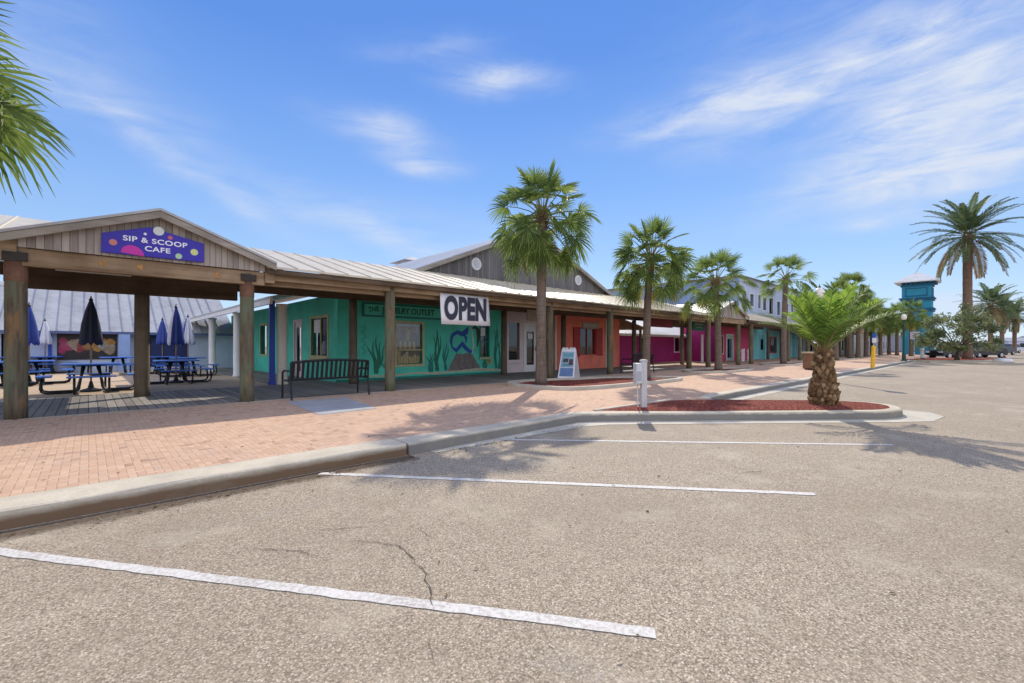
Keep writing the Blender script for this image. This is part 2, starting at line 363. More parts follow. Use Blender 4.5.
# kerb path, road side, walking with the pavement on its left
KP=[(-40,5.15,.45),(-2,5.15,.45),(2.97,5.12,.42)]
KP2=[(3.0,5.1,.42),(4.6,5.12,.34),(6.55,5.18,.28)]
isl=[(6.75,5.08,.26)]+[(6.75+(11.05-6.75)*q,5.08+(1.42-5.08)*q,.2) for q in (.33,.66,1.)]+[(11.35,1.26,.2),(11.75,1.18,.2),(12.2,1.27,.2),(12.55,1.5,.2),(12.74,1.85,.2),(12.65,2.22,.2),(12.4,2.6,.2)]+[(11.5,3.5,.2),(10.75,4.2,.2),(10.72,4.45,.2),(10.95,4.68,.22),(11.6,4.75,.28)]
KP3=[(18,4.75,.3),(40,4.75,.3),(120,4.75,.3)]
path=KP2+isl+KP3
def offset(path):
    out=[]
    for i,p in enumerate(path):
        a=path[max(i-1,0)];b=path[min(i+1,len(path)-1)]
        d=Vector((b[0]-a[0],b[1]-a[1])).normalized(); out.append((p[0]-d.y*p[2],p[1]+d.x*p[2]))
    return out
def kerb(path,jit=0.):
    mb=MB(); prof=[(0.0,-.02),(.010,.118),(.018,.138),(.036,.149),(1.,.152),(1.,.02)]
    vs=[];m=len(path);k=len(prof)
    for i,p in enumerate(path):
        a=path[max(i-1,0)];b=path[min(i+1,m-1)];d=Vector((b[0]-a[0],b[1]-a[1])).normalized()
        for q,(w,z) in enumerate(prof):
            off=(w*p[2] if w==1. else w+(random.uniform(-jit,jit) if 0<q<4 else 0)); z=z+(random.uniform(-jit,jit)*.5 if 0<q<4 else 0)
            vs.append((p[0]-d.y*off,p[1]+d.x*off,z))
    fs=[(i*k+q,(i+1)*k+q,(i+1)*k+q+1,i*k+q+1) for i in range(m-1) for q in range(k-1)]
    fs+=[tuple(range(k)),tuple((m-1)*k+q for q in range(k))[::-1]]
    mb.add(vs,fs); return mb
def dens(path,step=1.5):
    o=[]
    for a,b in zip(path,path[1:]):
        L=math.hypot(b[0]-a[0],b[1]-a[1]);n=max(1,int(L/step)) if L<60 else 1
        for q in range(n): o.append(tuple(a[i]+(b[i]-a[i])*q/n for i in range(3)))
    return o+[path[-1]]
struct(kerb(dens(KP,.3),.005),'kerb',m_kerb); struct(kerb(dens(path[:3],.3)+path[3:],.003),'kerb',m_kerb2)
inner=offset(KP)+offset(path)
mb=MB(); mb.face([(p[0],p[1],.15) for p in inner]+[(120,60,.15),(-40,60,.15)]); struct(mb,'pavement',m_brick)
# gutter pan beside the kerb and round the planted tip
gp=[(3.3,5.1),(6.5,5.16),(6.9,4.95),(11.05,1.40),(11.4,1.24),(11.75,1.17),(12.2,1.26),(12.5,1.45)]
go=[(3.3,4.98),(6.2,4.83),(6.7,4.66),(10.85,1.12),(11.4,.72),(12.3,.62),(12.9,.85),(13.0,1.3)]
mb=MB(); mb.add([(p[0],p[1],.005) for p in gp]+[(p[0],p[1],.005) for p in go],[(i,i+1,8+i+1,8+i) for i in range(7)]); struct(mb,'gutter',m_conc)
mb=MB()
mb.add([(10.75,4.15,.005),(10.68,4.5,.005),(11.6,4.77,.005),(30,4.77,.005),(60,4.77,.005),(60,4.5,.005),(30,4.45,.005),(11.9,4.4,.005)],[(0,1,2,7),(2,3,6,7),(3,4,5,6)]); struct(mb,'gutter',m_conc)
def line(a,b,w=.082):
    mb=MB();a=Vector((a[0],a[1],.004));b=Vector((b[0],b[1],.004));d=(b-a).normalized();x=Vector((-d.y,d.x,0))*w/2
    n=70; vs=[]
    for i in range(n+1):
        p=a+(b-a)*i/n; jit=Vector((random.uniform(-1,1),random.uniform(-1,1),0))*.006; vs+=[p+x+jit,p-x+jit]
    mb.add(vs,[(2*i,2*i+1,2*i+3,2*i+2) for i in range(n)]); struct(mb,'parking_line',m_paint)
line((-.75,5.06),(2.01,1.12)); line((1.85,5.04),(5.0,1.13)); line((4.45,5.05),(8.28,.94)); line((-3.4,5.06),(-.6,1.12))
mb=MB(); mb.face([(3.05,8.3,.155),(4.2,8.4,.155),(4.55,10.75,.155),(3.2,10.82,.155)]); struct(mb,'concrete_slab',m_pad)
# decks
mb=MB(); mb.face([(-30,11.36,.156),(23.6,11.36,.156),(23.6,15.7,.156),(-30,15.7,.156)]); mb.face([(4.3,15.7,.156),(6.3,15.7,.156),(6.3,31,.156),(4.3,31,.156)]); struct(mb,'boardwalk',m_deck)
mb=MB(); mb.face([(-30,15.7,.156),(4.3,15.7,.156),(4.3,31,.156),(-30,31,.156)]); struct(mb,'courtyard_deck',m_sanddeck)
mb=MB(); mb.box(-30,23.6,11.28,11.36,.15,.162); struct(mb,'deck_edge',m_trim)
# courtyard between the coral and the magenta shops
mb=MB(); mb.face([(23.7,13.9,.156),(27.0,13.9,.156),(27,18,.156),(23.7,18,.156)]); struct(mb,'courtyard_paving',m_conc)
def bed(pts,name='mulch_bed',kerbed=True,h=.06,kmat=None):
    c=Vector((sum(p[0] for p in pts)/len(pts),sum(p[1] for p in pts)/len(pts)))
    # round the outline
    P=[]
    n=len(pts)
    for i in range(n):
        for q in range(6):
            t=q/6; p0,p1,p2,p3=[Vector(pts[(i+e)%n][:2]) for e in (-1,0,1,2)]
            P.append(.5*((2*p1)+(p2-p0)*t+(2*p0-5*p1+4*p2-p3)*t*t+(3*p1-p0-3*p2+p3)*t**3))
    mb=MB(); m=len(P); vs=[]
    rings=[(1.,.155),(.9,.155+h*.7),(.6,.155+h),(.3,.155+h*1.15)]
    for r,z in rings:
        for p in P:
            q=c+(p-c)*r; vs.append((q.x,q.y,z+(random.uniform(-.012,.012) if r<1 else 0)))
    vs.append((c.x,c.y,.155+h*1.2))
    fs=[(i*m+q,i*m+(q+1)%m,(i+1)*m+(q+1)%m,(i+1)*m+q) for i in range(3) for q in range(m)]+[(3*m+q,3*m+(q+1)%m,4*m) for q in range(m)]
    mb.add(vs,fs); struct(mb,name,m_mulch,smooth=True)
    if kerbed:
        mb=MB(); o=[];
        for i in range(m):
            d=(P[(i+1)%m]-P[i-1]).normalized(); nn=Vector((d.y,-d.x)); 
            if nn.dot(P[i]-c)<0: nn=-nn
            o.append(P[i]+nn*.16)
        z0,z1=.15,.25
        for i in range(m):
            j=(i+1)%m
            a,b,e,f=P[i],P[j],o[j],o[i]
            mb.add([(a.x,a.y,z1),(b.x,b.y,z1),(e.x,e.y,z1),(f.x,f.y,z1),(e.x,e.y,z0),(f.x,f.y,z0),(a.x,a.y,z0),(b.x,b.y,z0)],[(0,1,2,3),(3,2,4,5),(1,0,6,7)])
        bm_o=struct(mb,'bed_kerb',kmat or m_conc)
bed([(9.75,10.3),(9.7,8.9),(10.3,8.05),(12.8,7.75),(15.4,7.75),(15.9,8.25),(15.0,9.5),(12.6,10.35),(10.7,10.85)],h=.05)
bed([(20.6,9.6),(21.2,8.7),(23,8.4),(25.2,8.6),(25.6,9.3),(23.5,10.1),(21.4,10.2)],h=.05)
bed([(32.2,9.9),(32.6,8.9),(35,8.7),(36.5,9.2),(35.5,10.4),(33,10.5)],h=.05)
for s_ in (52.6,62.5,72,80): bed([(s_-2,9.6),(s_-1.4,8.8),(s_+1.5,8.7),(s_+2,9.5),(s_+1.4,10.3),(s_-1.4,10.3)],h=.05)
# mulch in the tip of the kerbed bay
ip=offset(path); pts=ip[3:16]
i0=[(7.15,5.2)]+[ip[i] for i in range(4,16)]
poly=[(7.2,5.18)]+[(x,y) for x,y in ip[4:15]]+[(10.3,4.55),(9.7,5.0)]
mb=MB(); c=(10.4,3.3)
ring=[(x,y,.156) for x,y in poly]; r2=[(c[0]+(x-c[0])*.8,c[1]+(y-c[1])*.8,.19) for x,y in poly]; n_=len(poly)
mb.add(ring+r2+[(c[0],c[1],.205)],[(i,(i+1)%n_,n_+(i+1)%n_,n_+i) for i in range(n_)]+[(n_+i,n_+(i+1)%n_,2*n_) for i in range(n_)]); struct(mb,'mulch_bed',m_mulch,smooth=True)
mb=MB(); mb.bar((7.1,5.22,.16),(9.75,5.06,.16),.09,.03); struct(mb,'mulch_edging',m_conc)
# far planted island with the shrub
x0,y0=st_uY(955,40)
mb=MB(); pts=[st_uY(u,Y) for u,Y in ((902,41),(930,39.0),(975,39.5),(1000,41.5),(1003,44),(985,47),(940,47),(915,45))]
mb.pz(pts,.0,.15); struct(mb,'island_kerb',m_conc)
cx=sum(p[0] for p in pts)/8;cy=sum(p[1] for p in pts)/8
mb=MB(); mb.pz([(cx+(p[0]-cx)*.94,cy+(p[1]-cy)*.94) for p in pts],.15,.19); struct(mb,'mulch_bed',m_mulch)

# ---------------------------------------------------------------- covered walkway
ZE,TE,SL=3.2,11.1,.2786
def zr(t): return ZE+(t-TE)*SL
def zpoly(mb,pts,th=.05):
    n=len(pts); mb.add([(s,t,zr(t)) for s,t in pts]+[(s,t,zr(t)-th) for s,t in pts],[tuple(range(n)),tuple(range(n,2*n))[::-1]]+[(i,(i+1)%n,n+(i+1)%n,n+i) for i in range(n)])
_post={}
def post_mesh(kind,h,r,mat):
    key=(kind,round(h,2),r)
    if key not in _post:
        mb=MB(); pts=[(0,0,z) for z in [h*q/9 for q in range(10)]]
        rd=[r*(1.05-.07*q/9)*(1+random.uniform(-.02,.02)) for q in range(10)]
        mb.tube(pts,rd,16); o=mb.build('post',mat,None,org=(0,0,0),smooth=False)
        for p in o.data.polygons: p.use_smooth=len(p.vertices)==4
        _post[key]=o.data; bpy.data.objects.remove(o)
    return _post[key]
def bracket_mesh():
    if 'br' not in _post:
        mb=MB(); mb.box(-.15,.15,-.17,-.02,2.69,2.84)
        for x in (-.115,.115):
            for z in (2.725,2.805): mb.tube([(x,-.17,z),(x,-.185,z)],.018,8)
        o=mb.build('bracket',m_bracket,None,org=(0,0,0)); _post['br']=o.data; bpy.data.objects.remove(o)
        mb=MB(); mb.tube([(0,0,2.35),(0,0,2.68)],.146,16); o=mb.build('rust_sleeve',m_rust,None,org=(0,0,0)); _post['ru']=o.data; bpy.data.objects.remove(o)
    return _post['br'],_post['ru']
def add_post(parent,s,t,h=2.85,r=.14,mat=None,extra=False,z0=.15):
    o3=ORG[parent.name]; me=post_mesh('d' if mat==m_postdk else 'n',h,r,mat or m_post)
    o=bpy.data.objects.new('post',me); COL.objects.link(o); o.parent=parent; o.location=(s-o3[0],t-o3[1],z0-o3[2])
    o.rotation_euler=(0,0,0 if extra else random.uniform(0,6)); ORG[o.name]=(s,t,z0)
    if extra:
        b,ru=bracket_mesh()
        for nm,me2 in (('bracket',b),('rust_sleeve',ru)):
            q=bpy.data.objects.new(nm,me2); COL.objects.link(q); q.parent=o
    return o
def copies(o,offsets):
    for d in offsets:
        c=o.copy(); COL.objects.link(c); c.location=(o.location.x+d[0],o.location.y+d[1],o.location.z+(d[2] if len(d)>2 else 0)); c.parent=o.parent
def walkway(label,s0,s1,fp,bp,valley_l=None,valley_r=None,roofmat=None,beammat=None,tb=15.25,group='covered walkways along the shop fronts',seam=.46):
    t=thing('covered_walkway',label,'covered walkway',(s0,11.5,.15),group)
    roofmat=roofmat or m_roof
    L=[(s0,TE)]+( [(s0,TE+valley_l[0]),(s0-valley_l[1],tb-1.05),(s0-valley_l[1],tb)] if valley_l else [(s0,tb)] )
    Rr=([(s1+valley_r[1],tb),(s1+valley_r[1],tb-1.05),(s1,TE+valley_r[0])] if valley_r else [(s1,tb)])+[(s1,TE)]
    mb=MB(); pts=[(s1,TE)] ; pts=L+Rr; zpoly(mb,pts)
    n=int((s1-s0)/.6)
    for i in range(n+1):
        s=s0+.03+(s1-s0-.06)*i/n
        mb.add([(s-.018,TE+.0,zr(TE)+.002),(s+.018,TE,zr(TE)+.002),(s+.012,TE,zr(TE)+.026),(s-.012,TE,zr(TE)+.026),(s-.018,tb,zr(tb)+.002),(s+.018,tb,zr(tb)+.002),(s+.012,tb,zr(tb)+.026),(s-.012,tb,zr(tb)+.026)],[(0,1,2,3),(1,5,6,2),(2,6,7,3),(0,3,7,4),(4,7,6,5)])
    mb.build('roof',roofmat,t)
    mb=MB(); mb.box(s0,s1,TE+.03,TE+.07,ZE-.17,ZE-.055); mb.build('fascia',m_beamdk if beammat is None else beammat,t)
    mb=MB(); mb.box(s0,s1,11.52,11.64,2.80,3.10); mb.build('beam',beammat or m_beam,t,bevel=.012)
    mb=MB(); mb.box(s0,s1,11.30,11.40,2.90,3.06) ; 
    mb.build('ledger',beammat or m_beam,t,bevel=.01)
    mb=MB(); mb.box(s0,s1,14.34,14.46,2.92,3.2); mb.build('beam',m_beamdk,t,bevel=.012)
    # soffit boards close the roof from below
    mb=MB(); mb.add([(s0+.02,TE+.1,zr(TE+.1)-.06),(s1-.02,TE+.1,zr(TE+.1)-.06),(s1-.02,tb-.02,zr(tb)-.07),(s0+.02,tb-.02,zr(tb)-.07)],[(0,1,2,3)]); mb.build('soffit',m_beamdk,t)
    mb=MB(); a,b=TE+.12,tb-.05; mb.ps([(a,zr(a)-.065),(b,zr(b)-.065),(b,zr(b)-.2),(a,zr(a)-.17)],s0+.3,s0+.36)
    r=mb.build('rafter',m_rafter,t); copies(r,[((q+1)*1.2,0) for q in range(int((s1-s0-.5)/1.2))])
    for s in fp: add_post(t,s,11.42,2.87)
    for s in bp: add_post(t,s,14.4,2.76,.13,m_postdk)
    return t
SA=lambda u:s_at(u,11.42)
SB=lambda u:s_at(u,14.4)
walkway('long pale metal roofed walkway with open banner on timber posts before the teal shop',2.93,26.6,[SA(390),SA(549.7),SA(610),SA(689)],[SB(353),SB(504),SB(563.5),SB(634),SB(682)],valley_l=(.75,1.9),valley_r=(.75,2.0))
walkway('covered walkway left of the cafe gable, mostly cut off by the photo edge',-16.,-1.15,[-4.4,-8,-11.6],[-3,-7,-11],valley_r=(.75,1.9),tb=15.25)
walkway('pale roofed walkway running right of the small gable past the pale teal shop front',32.4,45.5,[SA(751),SA(788),SA(800)],[SB(768),SB(781)],valley_l=(.75,2.0),beammat=m_beamdk)
walkway('far brown walkway with a row of thin posts behind the young palm',47.,84.,[48,51.2,54.4,57.6,60.8,64,67.2,70.4,73.6,76.8,80],[],beammat=m_beamdk,roofmat=m_roofgrey)

def gable_pavilion(label,cat,sc,half,zp,zb,tf,tbk,posts,back,boardm,roofm,extra,group=None,oh=.18):
    t=thing('gable_pavilion',label,cat,(sc,11.5,.15),group)
    sl=(zp-zb)/(half+.06)
    ze=zp-sl*(half+oh)
    mb=MB()
    for sg in (-1,1):
        mb.prism([(sc,tf-.22,zp),(sc+sg*(half+oh),tf-.22,ze),(sc+sg*(half+oh),tf-.22,ze-.05),(sc,tf-.22,zp-.05)],(0,tbk-tf+.22,0))
    mb.build('roof',roofm,t)
    mb=MB(); hb=half
    zs=zp-.07-sl*hb
    mb.pt([(sc-hb,zb-.26),(sc+hb,zb-.26),(sc+hb,zs),(sc,zp-.07),(sc-hb,zs)],tf,tf+.05)
    mb.build('gable_boards',boardm,t)
    mb=MB()
    for sg in (-1,1):
        mb.prism([(sc,tf-.20,zp-.055),(sc+sg*(half+oh),tf-.20,ze-.055),(sc+sg*(half+oh),tf-.20,ze-.19),(sc,tf-.20,zp-.19)],(0,.05,0))
    mb.build('rake_trim',m_trim,t,bevel=.006)
    for sg in (-1,1):
        mb=MB(); mb.box(min(sc+sg*(half+.002),sc+sg*(half+.2)),max(sc+sg*(half+.002),sc+sg*(half+.2)),tf+.02,tf+.2,zb-.5,zb-.12); mb.build('end_block',m_beam,t)
    mb=MB(); mb.box(sc-half,sc+half,tf+.06,tf+.2,zb-.57,zb-.27); mb.build('beam',m_beam,t,bevel=.012)
    mb=MB(); mb.box(sc-half-.1,sc+half+.1,14.32,14.48,2.66,3.2); mb.build('beam',m_beamdk,t,bevel=.012)
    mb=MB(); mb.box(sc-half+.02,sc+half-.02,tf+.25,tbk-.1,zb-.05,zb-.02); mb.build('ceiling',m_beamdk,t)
    for s in posts: add_post(t,s,11.42,2.87,.14,None,extra)
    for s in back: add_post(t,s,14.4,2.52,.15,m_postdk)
    return t,zb
s1,s2=SA(16),SA(247)
pc,zb=gable_pavilion('weathered grey wooden cafe entrance gable carrying the purple sign','entrance gable',1.02,1.9,4.08,3.34,11.24,17.8,[s1,s2],[SB(142)],m_gable,m_roofgrey,True)
knots=[(102,263),(140,267),(217,275)]
for u,v in knots:
    s=s_at(u,11.3); Y=s*D[1]+11.3*N[1]; z=1.4-(v-HZ)/F*Y
    mb=MB(); mb.tube([(s,11.302,z),(s,11.29,z)],.055,12); mb.build('knot',M('knot_wood',(.42,.22,.08),.8,.4,20),pc)
gable_pavilion('small weathered gable over the walkway before the magenta shop','entrance gable',29.5,2.55,4.22,3.42,11.24,17.,[SA(708),SA(738)],[SB(720)],m_gable,m_roofwhite,False)
# strip light under the cafe gable
a_,b_=s_at(53,12.9),s_at(133,12.9)
mb=MB(); mb.box(a_,b_,12.85,13.0,2.96,3.04); mb.box(a_+.03,b_-.03,12.87,12.98,2.93,2.958); single(mb,'strip_light',m_cream,'long pale strip light fixed under the cafe gable roof','light fixture',((a_+b_)/2,12.92,3.04))
a_=s_at(37,12.2); mb=MB(); mb.lathe([(.03,0),(.045,.05),(.05,.1),(.02,.13)],(a_,12.2,2.88),12); mb.tube([(a_,12.2,2.93),(a_+.12,12.1,2.93)],[.05,.035],10); single(mb,'flood_light',m_cream,'small pale floodlight under the cafe gable beside its left post','light fixture',(a_,12.2,2.88))

# ---------------------------------------------------------------- buildings
def window(parent,s0,s1,z0,z1,t,fm,fw=.08,bars=(),sill=None,depth=.12,back=None,proud=.03,along='s',label=None):
    """frame round an opening on plane t, recessed pane, dark room behind"""
    def bx(mb,a,b,c,d,z,y): 
        if along=='s': mb.box(a,b,c,d,z,y)
        else: mb.box(c,d,a,b,z,y)
    mb=MB()
    f0,f1=t-proud,t+.06
    bx(mb,s0-fw,s0,f0,f1,z0-fw,z1+fw); bx(mb,s1,s1+fw,f0,f1,z0-fw,z1+fw); bx(mb,s0,s1,f0,f1,z1,z1+fw); bx(mb,s0,s1,f0,f1,z0-fw,z0)
    for kind,p in bars:
        if kind=='v': bx(mb,p-.02,p+.02,t+.02,t+.055,z0,z1)
        else: bx(mb,s0,s1,t+.021,t+.054,p-.02,p+.02)
    w=mb.build('window',fm,parent)
    if label: w['label']=label
    mb=MB(); bx(mb,s0,s1,t+.06,t+.066,z0,z1); mb.build('pane',m_glass,w)
    mb=MB(); bx(mb,s0-.42,s1+.42,t+.25+depth,t+.28+depth,z0-.1,z1+.3); mb.build('room_back',back or m_dark,w)
    if sill: 
        mb=MB(); bx(mb,s0-fw-.06,s1+fw+.06,t-.09,t-.0305,z0-fw-.07,z0-fw+.01); mb.build('sill',sill,w)
    return w
def door(parent,s0,s1,z0,z1,t,fm,dm,along='s',glazed=(.25,.85),hinge=True):
    def bx(mb,a,b,c,d,z,y):
        if along=='s': mb.box(a,b,c,d,z,y)
        else: mb.box(c,d,a,b,z,y)
    mb=MB(); bx(mb,s0-.09,s0,t-.03,t+.07,z0,z1+.09); bx(mb,s1,s1+.09,t-.03,t+.07,z0,z1+.09); bx(mb,s0,s1,t-.03,t+.07,z1,z1+.09); 
    fr=mb.build('door_frame',fm,parent)
    mb=MB(); h=z1-z0; w=s1-s0; g0,g1=z0+h*glazed[0],z0+h*glazed[1]; a,b=s0+w*.18,s1-w*.18
    bx(mb,s0,a,t+.02,t+.06,z0,z1);bx(mb,b,s1,t+.02,t+.06,z0,z1);bx(mb,a,b,t+.02,t+.06,z0,g0);bx(mb,a,b,t+.02,t+.06,g1,z1)
    d=mb.build('door',dm,parent)
    mb=MB(); bx(mb,a,b,t+.03,t+.036,g0,g1); mb.build('pane',m_glass,d)
    mb=MB(); bx(mb,a-.3,b+.3,t+.3,t+.32,g0-.1,g1+.2); mb.build('room_back',m_dark,d)
    hx=s1-w*.09; mb=MB()
    if along=='s': mb.tube([(hx,t-.03,z0+h*.48),(hx,t+.02,z0+h*.48)],.018,8); mb.tube([(hx,t-.03,z0+h*.43),(hx,t-.03,z0+h*.55)],.012,8)
    else: mb.tube([(t-.03,s0+w*.09,z0+h*.48),(t+.02,s0+w*.09,z0+h*.48)],.018,8)
    mb.build('handle',m_bracket,d)
    return d
TW=15.3
b=thing('shop_building','long gabled shop building with teal, white and coral fronts and round white vents','shop building',(14.,TW,.15))
W1=(8.42,9.55,.70,2.26); W2=(12.5,12.95,.95,2.3)
mb=MB(); mb.wall(6.2,13.85,.15,4.25,[W1,W2],TW,TW+.2); w=mb.build('wall',m_teal,b); w['label']='teal wall with painted sea plants'
SW=6.2; V1=(16.15,17.75,1.05,2.42); V2=(23.6,24.7,1.0,2.4); DR=(18.85,19.65,.16,2.38)
mb=MB(); mb.wall(TW+.2,31.,.15,3.2,[V1,V2,DR],SW,SW+.2,'t'); mb.build('wall',m_teal,b)
s_w1=17.35
WD=(s_at(525.5,TW),s_at(537,TW),.17,2.42); WW=(s_at(509,TW),s_at(520,TW),.75,2.5)
mb=MB(); mb.wall(13.86,s_w1,.15,4.25,[WD,WW],TW+.05,TW+.2); w=mb.build('wall',m_pinkwhite,b); w['label']='white wall between the teal and coral fronts'
CW=(s_at(579,TW),s_at(593.5,TW),.95,2.35)
mb=MB(); mb.wall(s_w1+.01,23.2,.15,4.25,[CW],TW-.06,TW+.2); w=mb.build('wall',m_coral,b); w['label']='coral red wall with dark red shutters'
mb=MB(); mb.box(23.0,23.2,TW+.21,29.,.15,4.2); mb.build('wall',m_coral,b)
window(b,*W1[:2],*W1[2:],TW,m_yellowtrim,.09,[('h',1.25)],None)
mb=MB()
for q in range(9):
    x=W1[0]+.08+q*.118; mb.box(x,x+.085,TW+.2,TW+.3,W1[2]+.02,W1[2]+.28+random.uniform(0,.2))
for q in range(5):
    x=W1[0]+.12+q*.2; mb.lathe([(.05,0),(.065,.1),(.05,.22),(.03,.3)],(x,TW+.26,1.285),10)
mb.box(W1[0]+.01,W1[1]-.01,TW+.15,TW+.34,1.255,1.275)
mb.build('window_display',m_yellowgoods,b)
mb=MB(); mb.lathe([(.05,0),(.09,.15),(.07,.4),(.03,.55)],(W1[0]+.62,TW+.24,1.6),10); mb.box(W1[0]+.1,W1[0]+.3,TW+.2,TW+.28,W1[2]+.34,W1[2]+.5); mb.build('window_display',m_orange,b)
mb=MB(); lettering(mb,'COME IN WE\'RE',(W1[0]+W1[1])/2,TW+.05,2.08,.15,.004,.8); lettering(mb,'AWESOME!',(W1[0]+W1[1])/2,TW+.05,1.92,.17,.004,1.); mb.build('window_lettering',m_white,b)
window(b,*W2[:2],*W2[2:],TW,m_tealdk,.05,[('h',1.6)],m_yellowtrim)
mb=MB(); mb.box(W2[0]+.04,W2[0]+.3,TW+.04,TW+.05,1.85,2.2); mb.build('window_notice',m_white,b)
window(b,*V1[:2],*V1[2:],SW,m_yellowtrim,.1,[('v',16.9)],m_yellowtrim,along='t')
mb=MB(); mb.box(SW+.04,SW+.05,16.95,17.6,1.9,2.38); mb.build('window_notice',m_white,b)
mb=MB(); mb.lathe([(.1,0),(.16,.3),(.12,.6),(.05,.75)],(SW+.3,16.6,1.08),10); mb.lathe([(.1,0),(.13,.2),(.06,.5)],(SW+.32,17.3,1.08),10); mb.build('window_display',m_white,b)
window(b,*V2[:2],*V2[2:],SW,m_yellowtrim,.09,[],None,along='t')
door(b,*DR[:2],*DR[2:],SW,m_pinkwhite,m_pinkwhite,'t',(.1,.9))
door(b,*WD[:2],*WD[2:],TW+.05,m_white,m_white,'s',(.14,.86))
mb=MB(); mb.box(WD[0]+.22,WD[0]+.55,TW+.06,TW+.065,1.75,2.0); mb.build('door_notice',m_white,b)
window(b,*WW[:2],*WW[2:],TW+.05,m_pinkwhite,.09,[],m_pinkwhite)
window(b,*CW[:2],*CW[2:],TW-.06,m_darkred,.05,[('v',(CW[0]+CW[1])/2)],m_coral)
for a_,b_ in ((s_at(572,TW),CW[0]-.06),(CW[1]+.06,s_at(601,TW))):
    mb=MB(); mb.box(a_,b_,TW-.12,TW-.061,.85,2.42)
    for q in range(4): mb.box(a_+(b_-a_)*(.06+.235*q),a_+(b_-a_)*(.06+.235*q)+(b_-a_)*.17,TW-.135,TW-.1201,.9,2.37)
    mb.build('shutter',m_darkred,b)
for u in (605,554.5):
    q=s_at(u,TW); mb=MB(); mb.box(q-.06,q+.06,TW-.11,TW-.061,.16,2.95); mb.build('corner_trim',m_cream,b)
mb=MB(); mb.box(s_w1+.1,23.1,TW-.1,TW-.061,2.5,2.56); mb.build('trim_board',m_coral,b)
# base boards
mb=MB(); mb.box(6.15,13.85,TW-.04,TW-.001,.157,.24); mb.build('base_board',m_tealdk,b)
# mural on the teal wall
TP=TW-.004
def weed(sx,z0,h,bl,spread,mat=m_seaweed):
    mb=MB()
    for q in range(bl):
        ph=random.uniform(0,6); dx=(q-(bl-1)/2)*spread; pts=[];ws=[]
        for k in range(9):
            f=k/8; hh=h*(1-.12*abs(q-(bl-1)/2)); pts.append((sx+dx*f**1.1+.05*math.sin(ph+f*7),z0+hh*f)); ws.append(.10*(1-f)**.6+.014)
        mb.ribbon(pts,ws,TP-.0006*q)
    p=mb.build('painted_seaweed',mat,b)
weed(7.65,.4,1.35,5,.17); weed(10.25,.4,1.75,4,.12); weed(13.4,.4,2.0,3,.1); weed(6.75,.5,1.3,3,.1); weed(10.65,.4,1.2,3,.12,m_tealdk); weed(9.95,.35,.8,4,.13,m_tealdk); weed(12.75,.35,.6,4,.1,m_tealdk); weed(8.05,.35,.55,4,.12,m_tealdk); weed(13.62,.35,1.5,2,.08,m_tealdk)
mb=MB(); mb.pt([(10.75,.38),(12.55,.38),(12.3,.7),(12.05,1.05),(11.8,1.12),(11.55,1.05),(11.2,1.1),(10.95,.7)],TP-.002,TP); mb.build('painted_rock',M('painted_rock',(.17,.15,.14),.7,.35,5),b)
mb=MB(); pts=[(10.98,1.35),(10.93,1.6),(11.0,1.85),(11.25,1.98),(11.5,1.9),(11.72,2.0),(11.82,2.2)]; mb.ribbon(pts,[.06,.13,.16,.17,.21,.26,.06],TP-.003)
mb.ribbon([(10.98,1.35),(11.2,1.2),(11.35,1.35),(11.5,1.5),(11.7,1.3),(11.95,1.15),(12.15,1.22)],[.08,.18,.15,.22,.18,.16,.05],TP-.0032)
mb.ribbon([(11.5,1.95),(11.72,1.75),(11.7,1.5)],[.03,.14,.03],TP-.0034); mb.build('painted_swirl',M('painted_blue',(.015,.075,.33),.6,.2,6),b)
mb=MB(); mb.ribbon([(12.02,2.16),(12.2,2.22),(12.35,2.1),(12.38,1.8),(12.33,1.35)],[.05,.16,.2,.18,.05],TP-.002); mb.build('painted_arch',M('painted_dark_green',(.03,.06,.04),.6,.3,6),b)
mb=MB(); mb.ribbon([(12.0,2.2),(12.07,1.8),(12.12,1.4),(12.05,1.1)],[.02,.06,.07,.05],TP-.0041); mb.build('painted_foam',M('painted_foam',(.55,.6,.55),.6,.2,6),b)
mb=MB(); mb.lathe([(.0,0),(.0,0)],(0,0,0),3) if False else None
def disc(mb,s,t,z,r,n=18,sx=1.): mb.add([(s+sx*r*math.cos(2*math.pi*q/n),t,z+r*math.sin(2*math.pi*q/n)) for q in range(n)],[tuple(range(n))]); return mb
mb=MB()
for q in range(5):
    a=math.pi/2+q*2*math.pi/5; mb.add([(13.0+.2*math.cos(a),TP,.72+.24*math.sin(a)),(13.0+.08*math.cos(a+.6),TP,.72+.08*math.sin(a+.6)),(13.0,TP,.72),(13.0+.08*math.cos(a-.6),TP,.72+.08*math.sin(a-.6))],[(0,1,2,3)])
mb.build('painted_starfish',M('painted_orange',(.42,.22,.03),.6,.3,6),b)
mb=MB(); mb.ribbon([(6.3,.29),(7.25,.32),(8.2,.28),(9.2,.36),(10.2,.3),(11.2,.34),(12.4,.38),(13.8,.3)],[.05,.05,.08,.06,.1,.06,.14,.08],TP-.0045); mb.build('painted_sand',M('painted_sand',(.45,.43,.3),.7,.25,7),b)
mb=MB()
for q in range(14):
    z=2.1-q*.075; mb.ribbon([(7.15+.06*math.sin(q*1.7)+.05*math.cos(k),z+.05*math.sin(k)) for k in (0,1.3,2.6,3.9,5.2,6.3)],.014,TP-.001)
mb.build('painted_bubbles',m_tealdk,b)
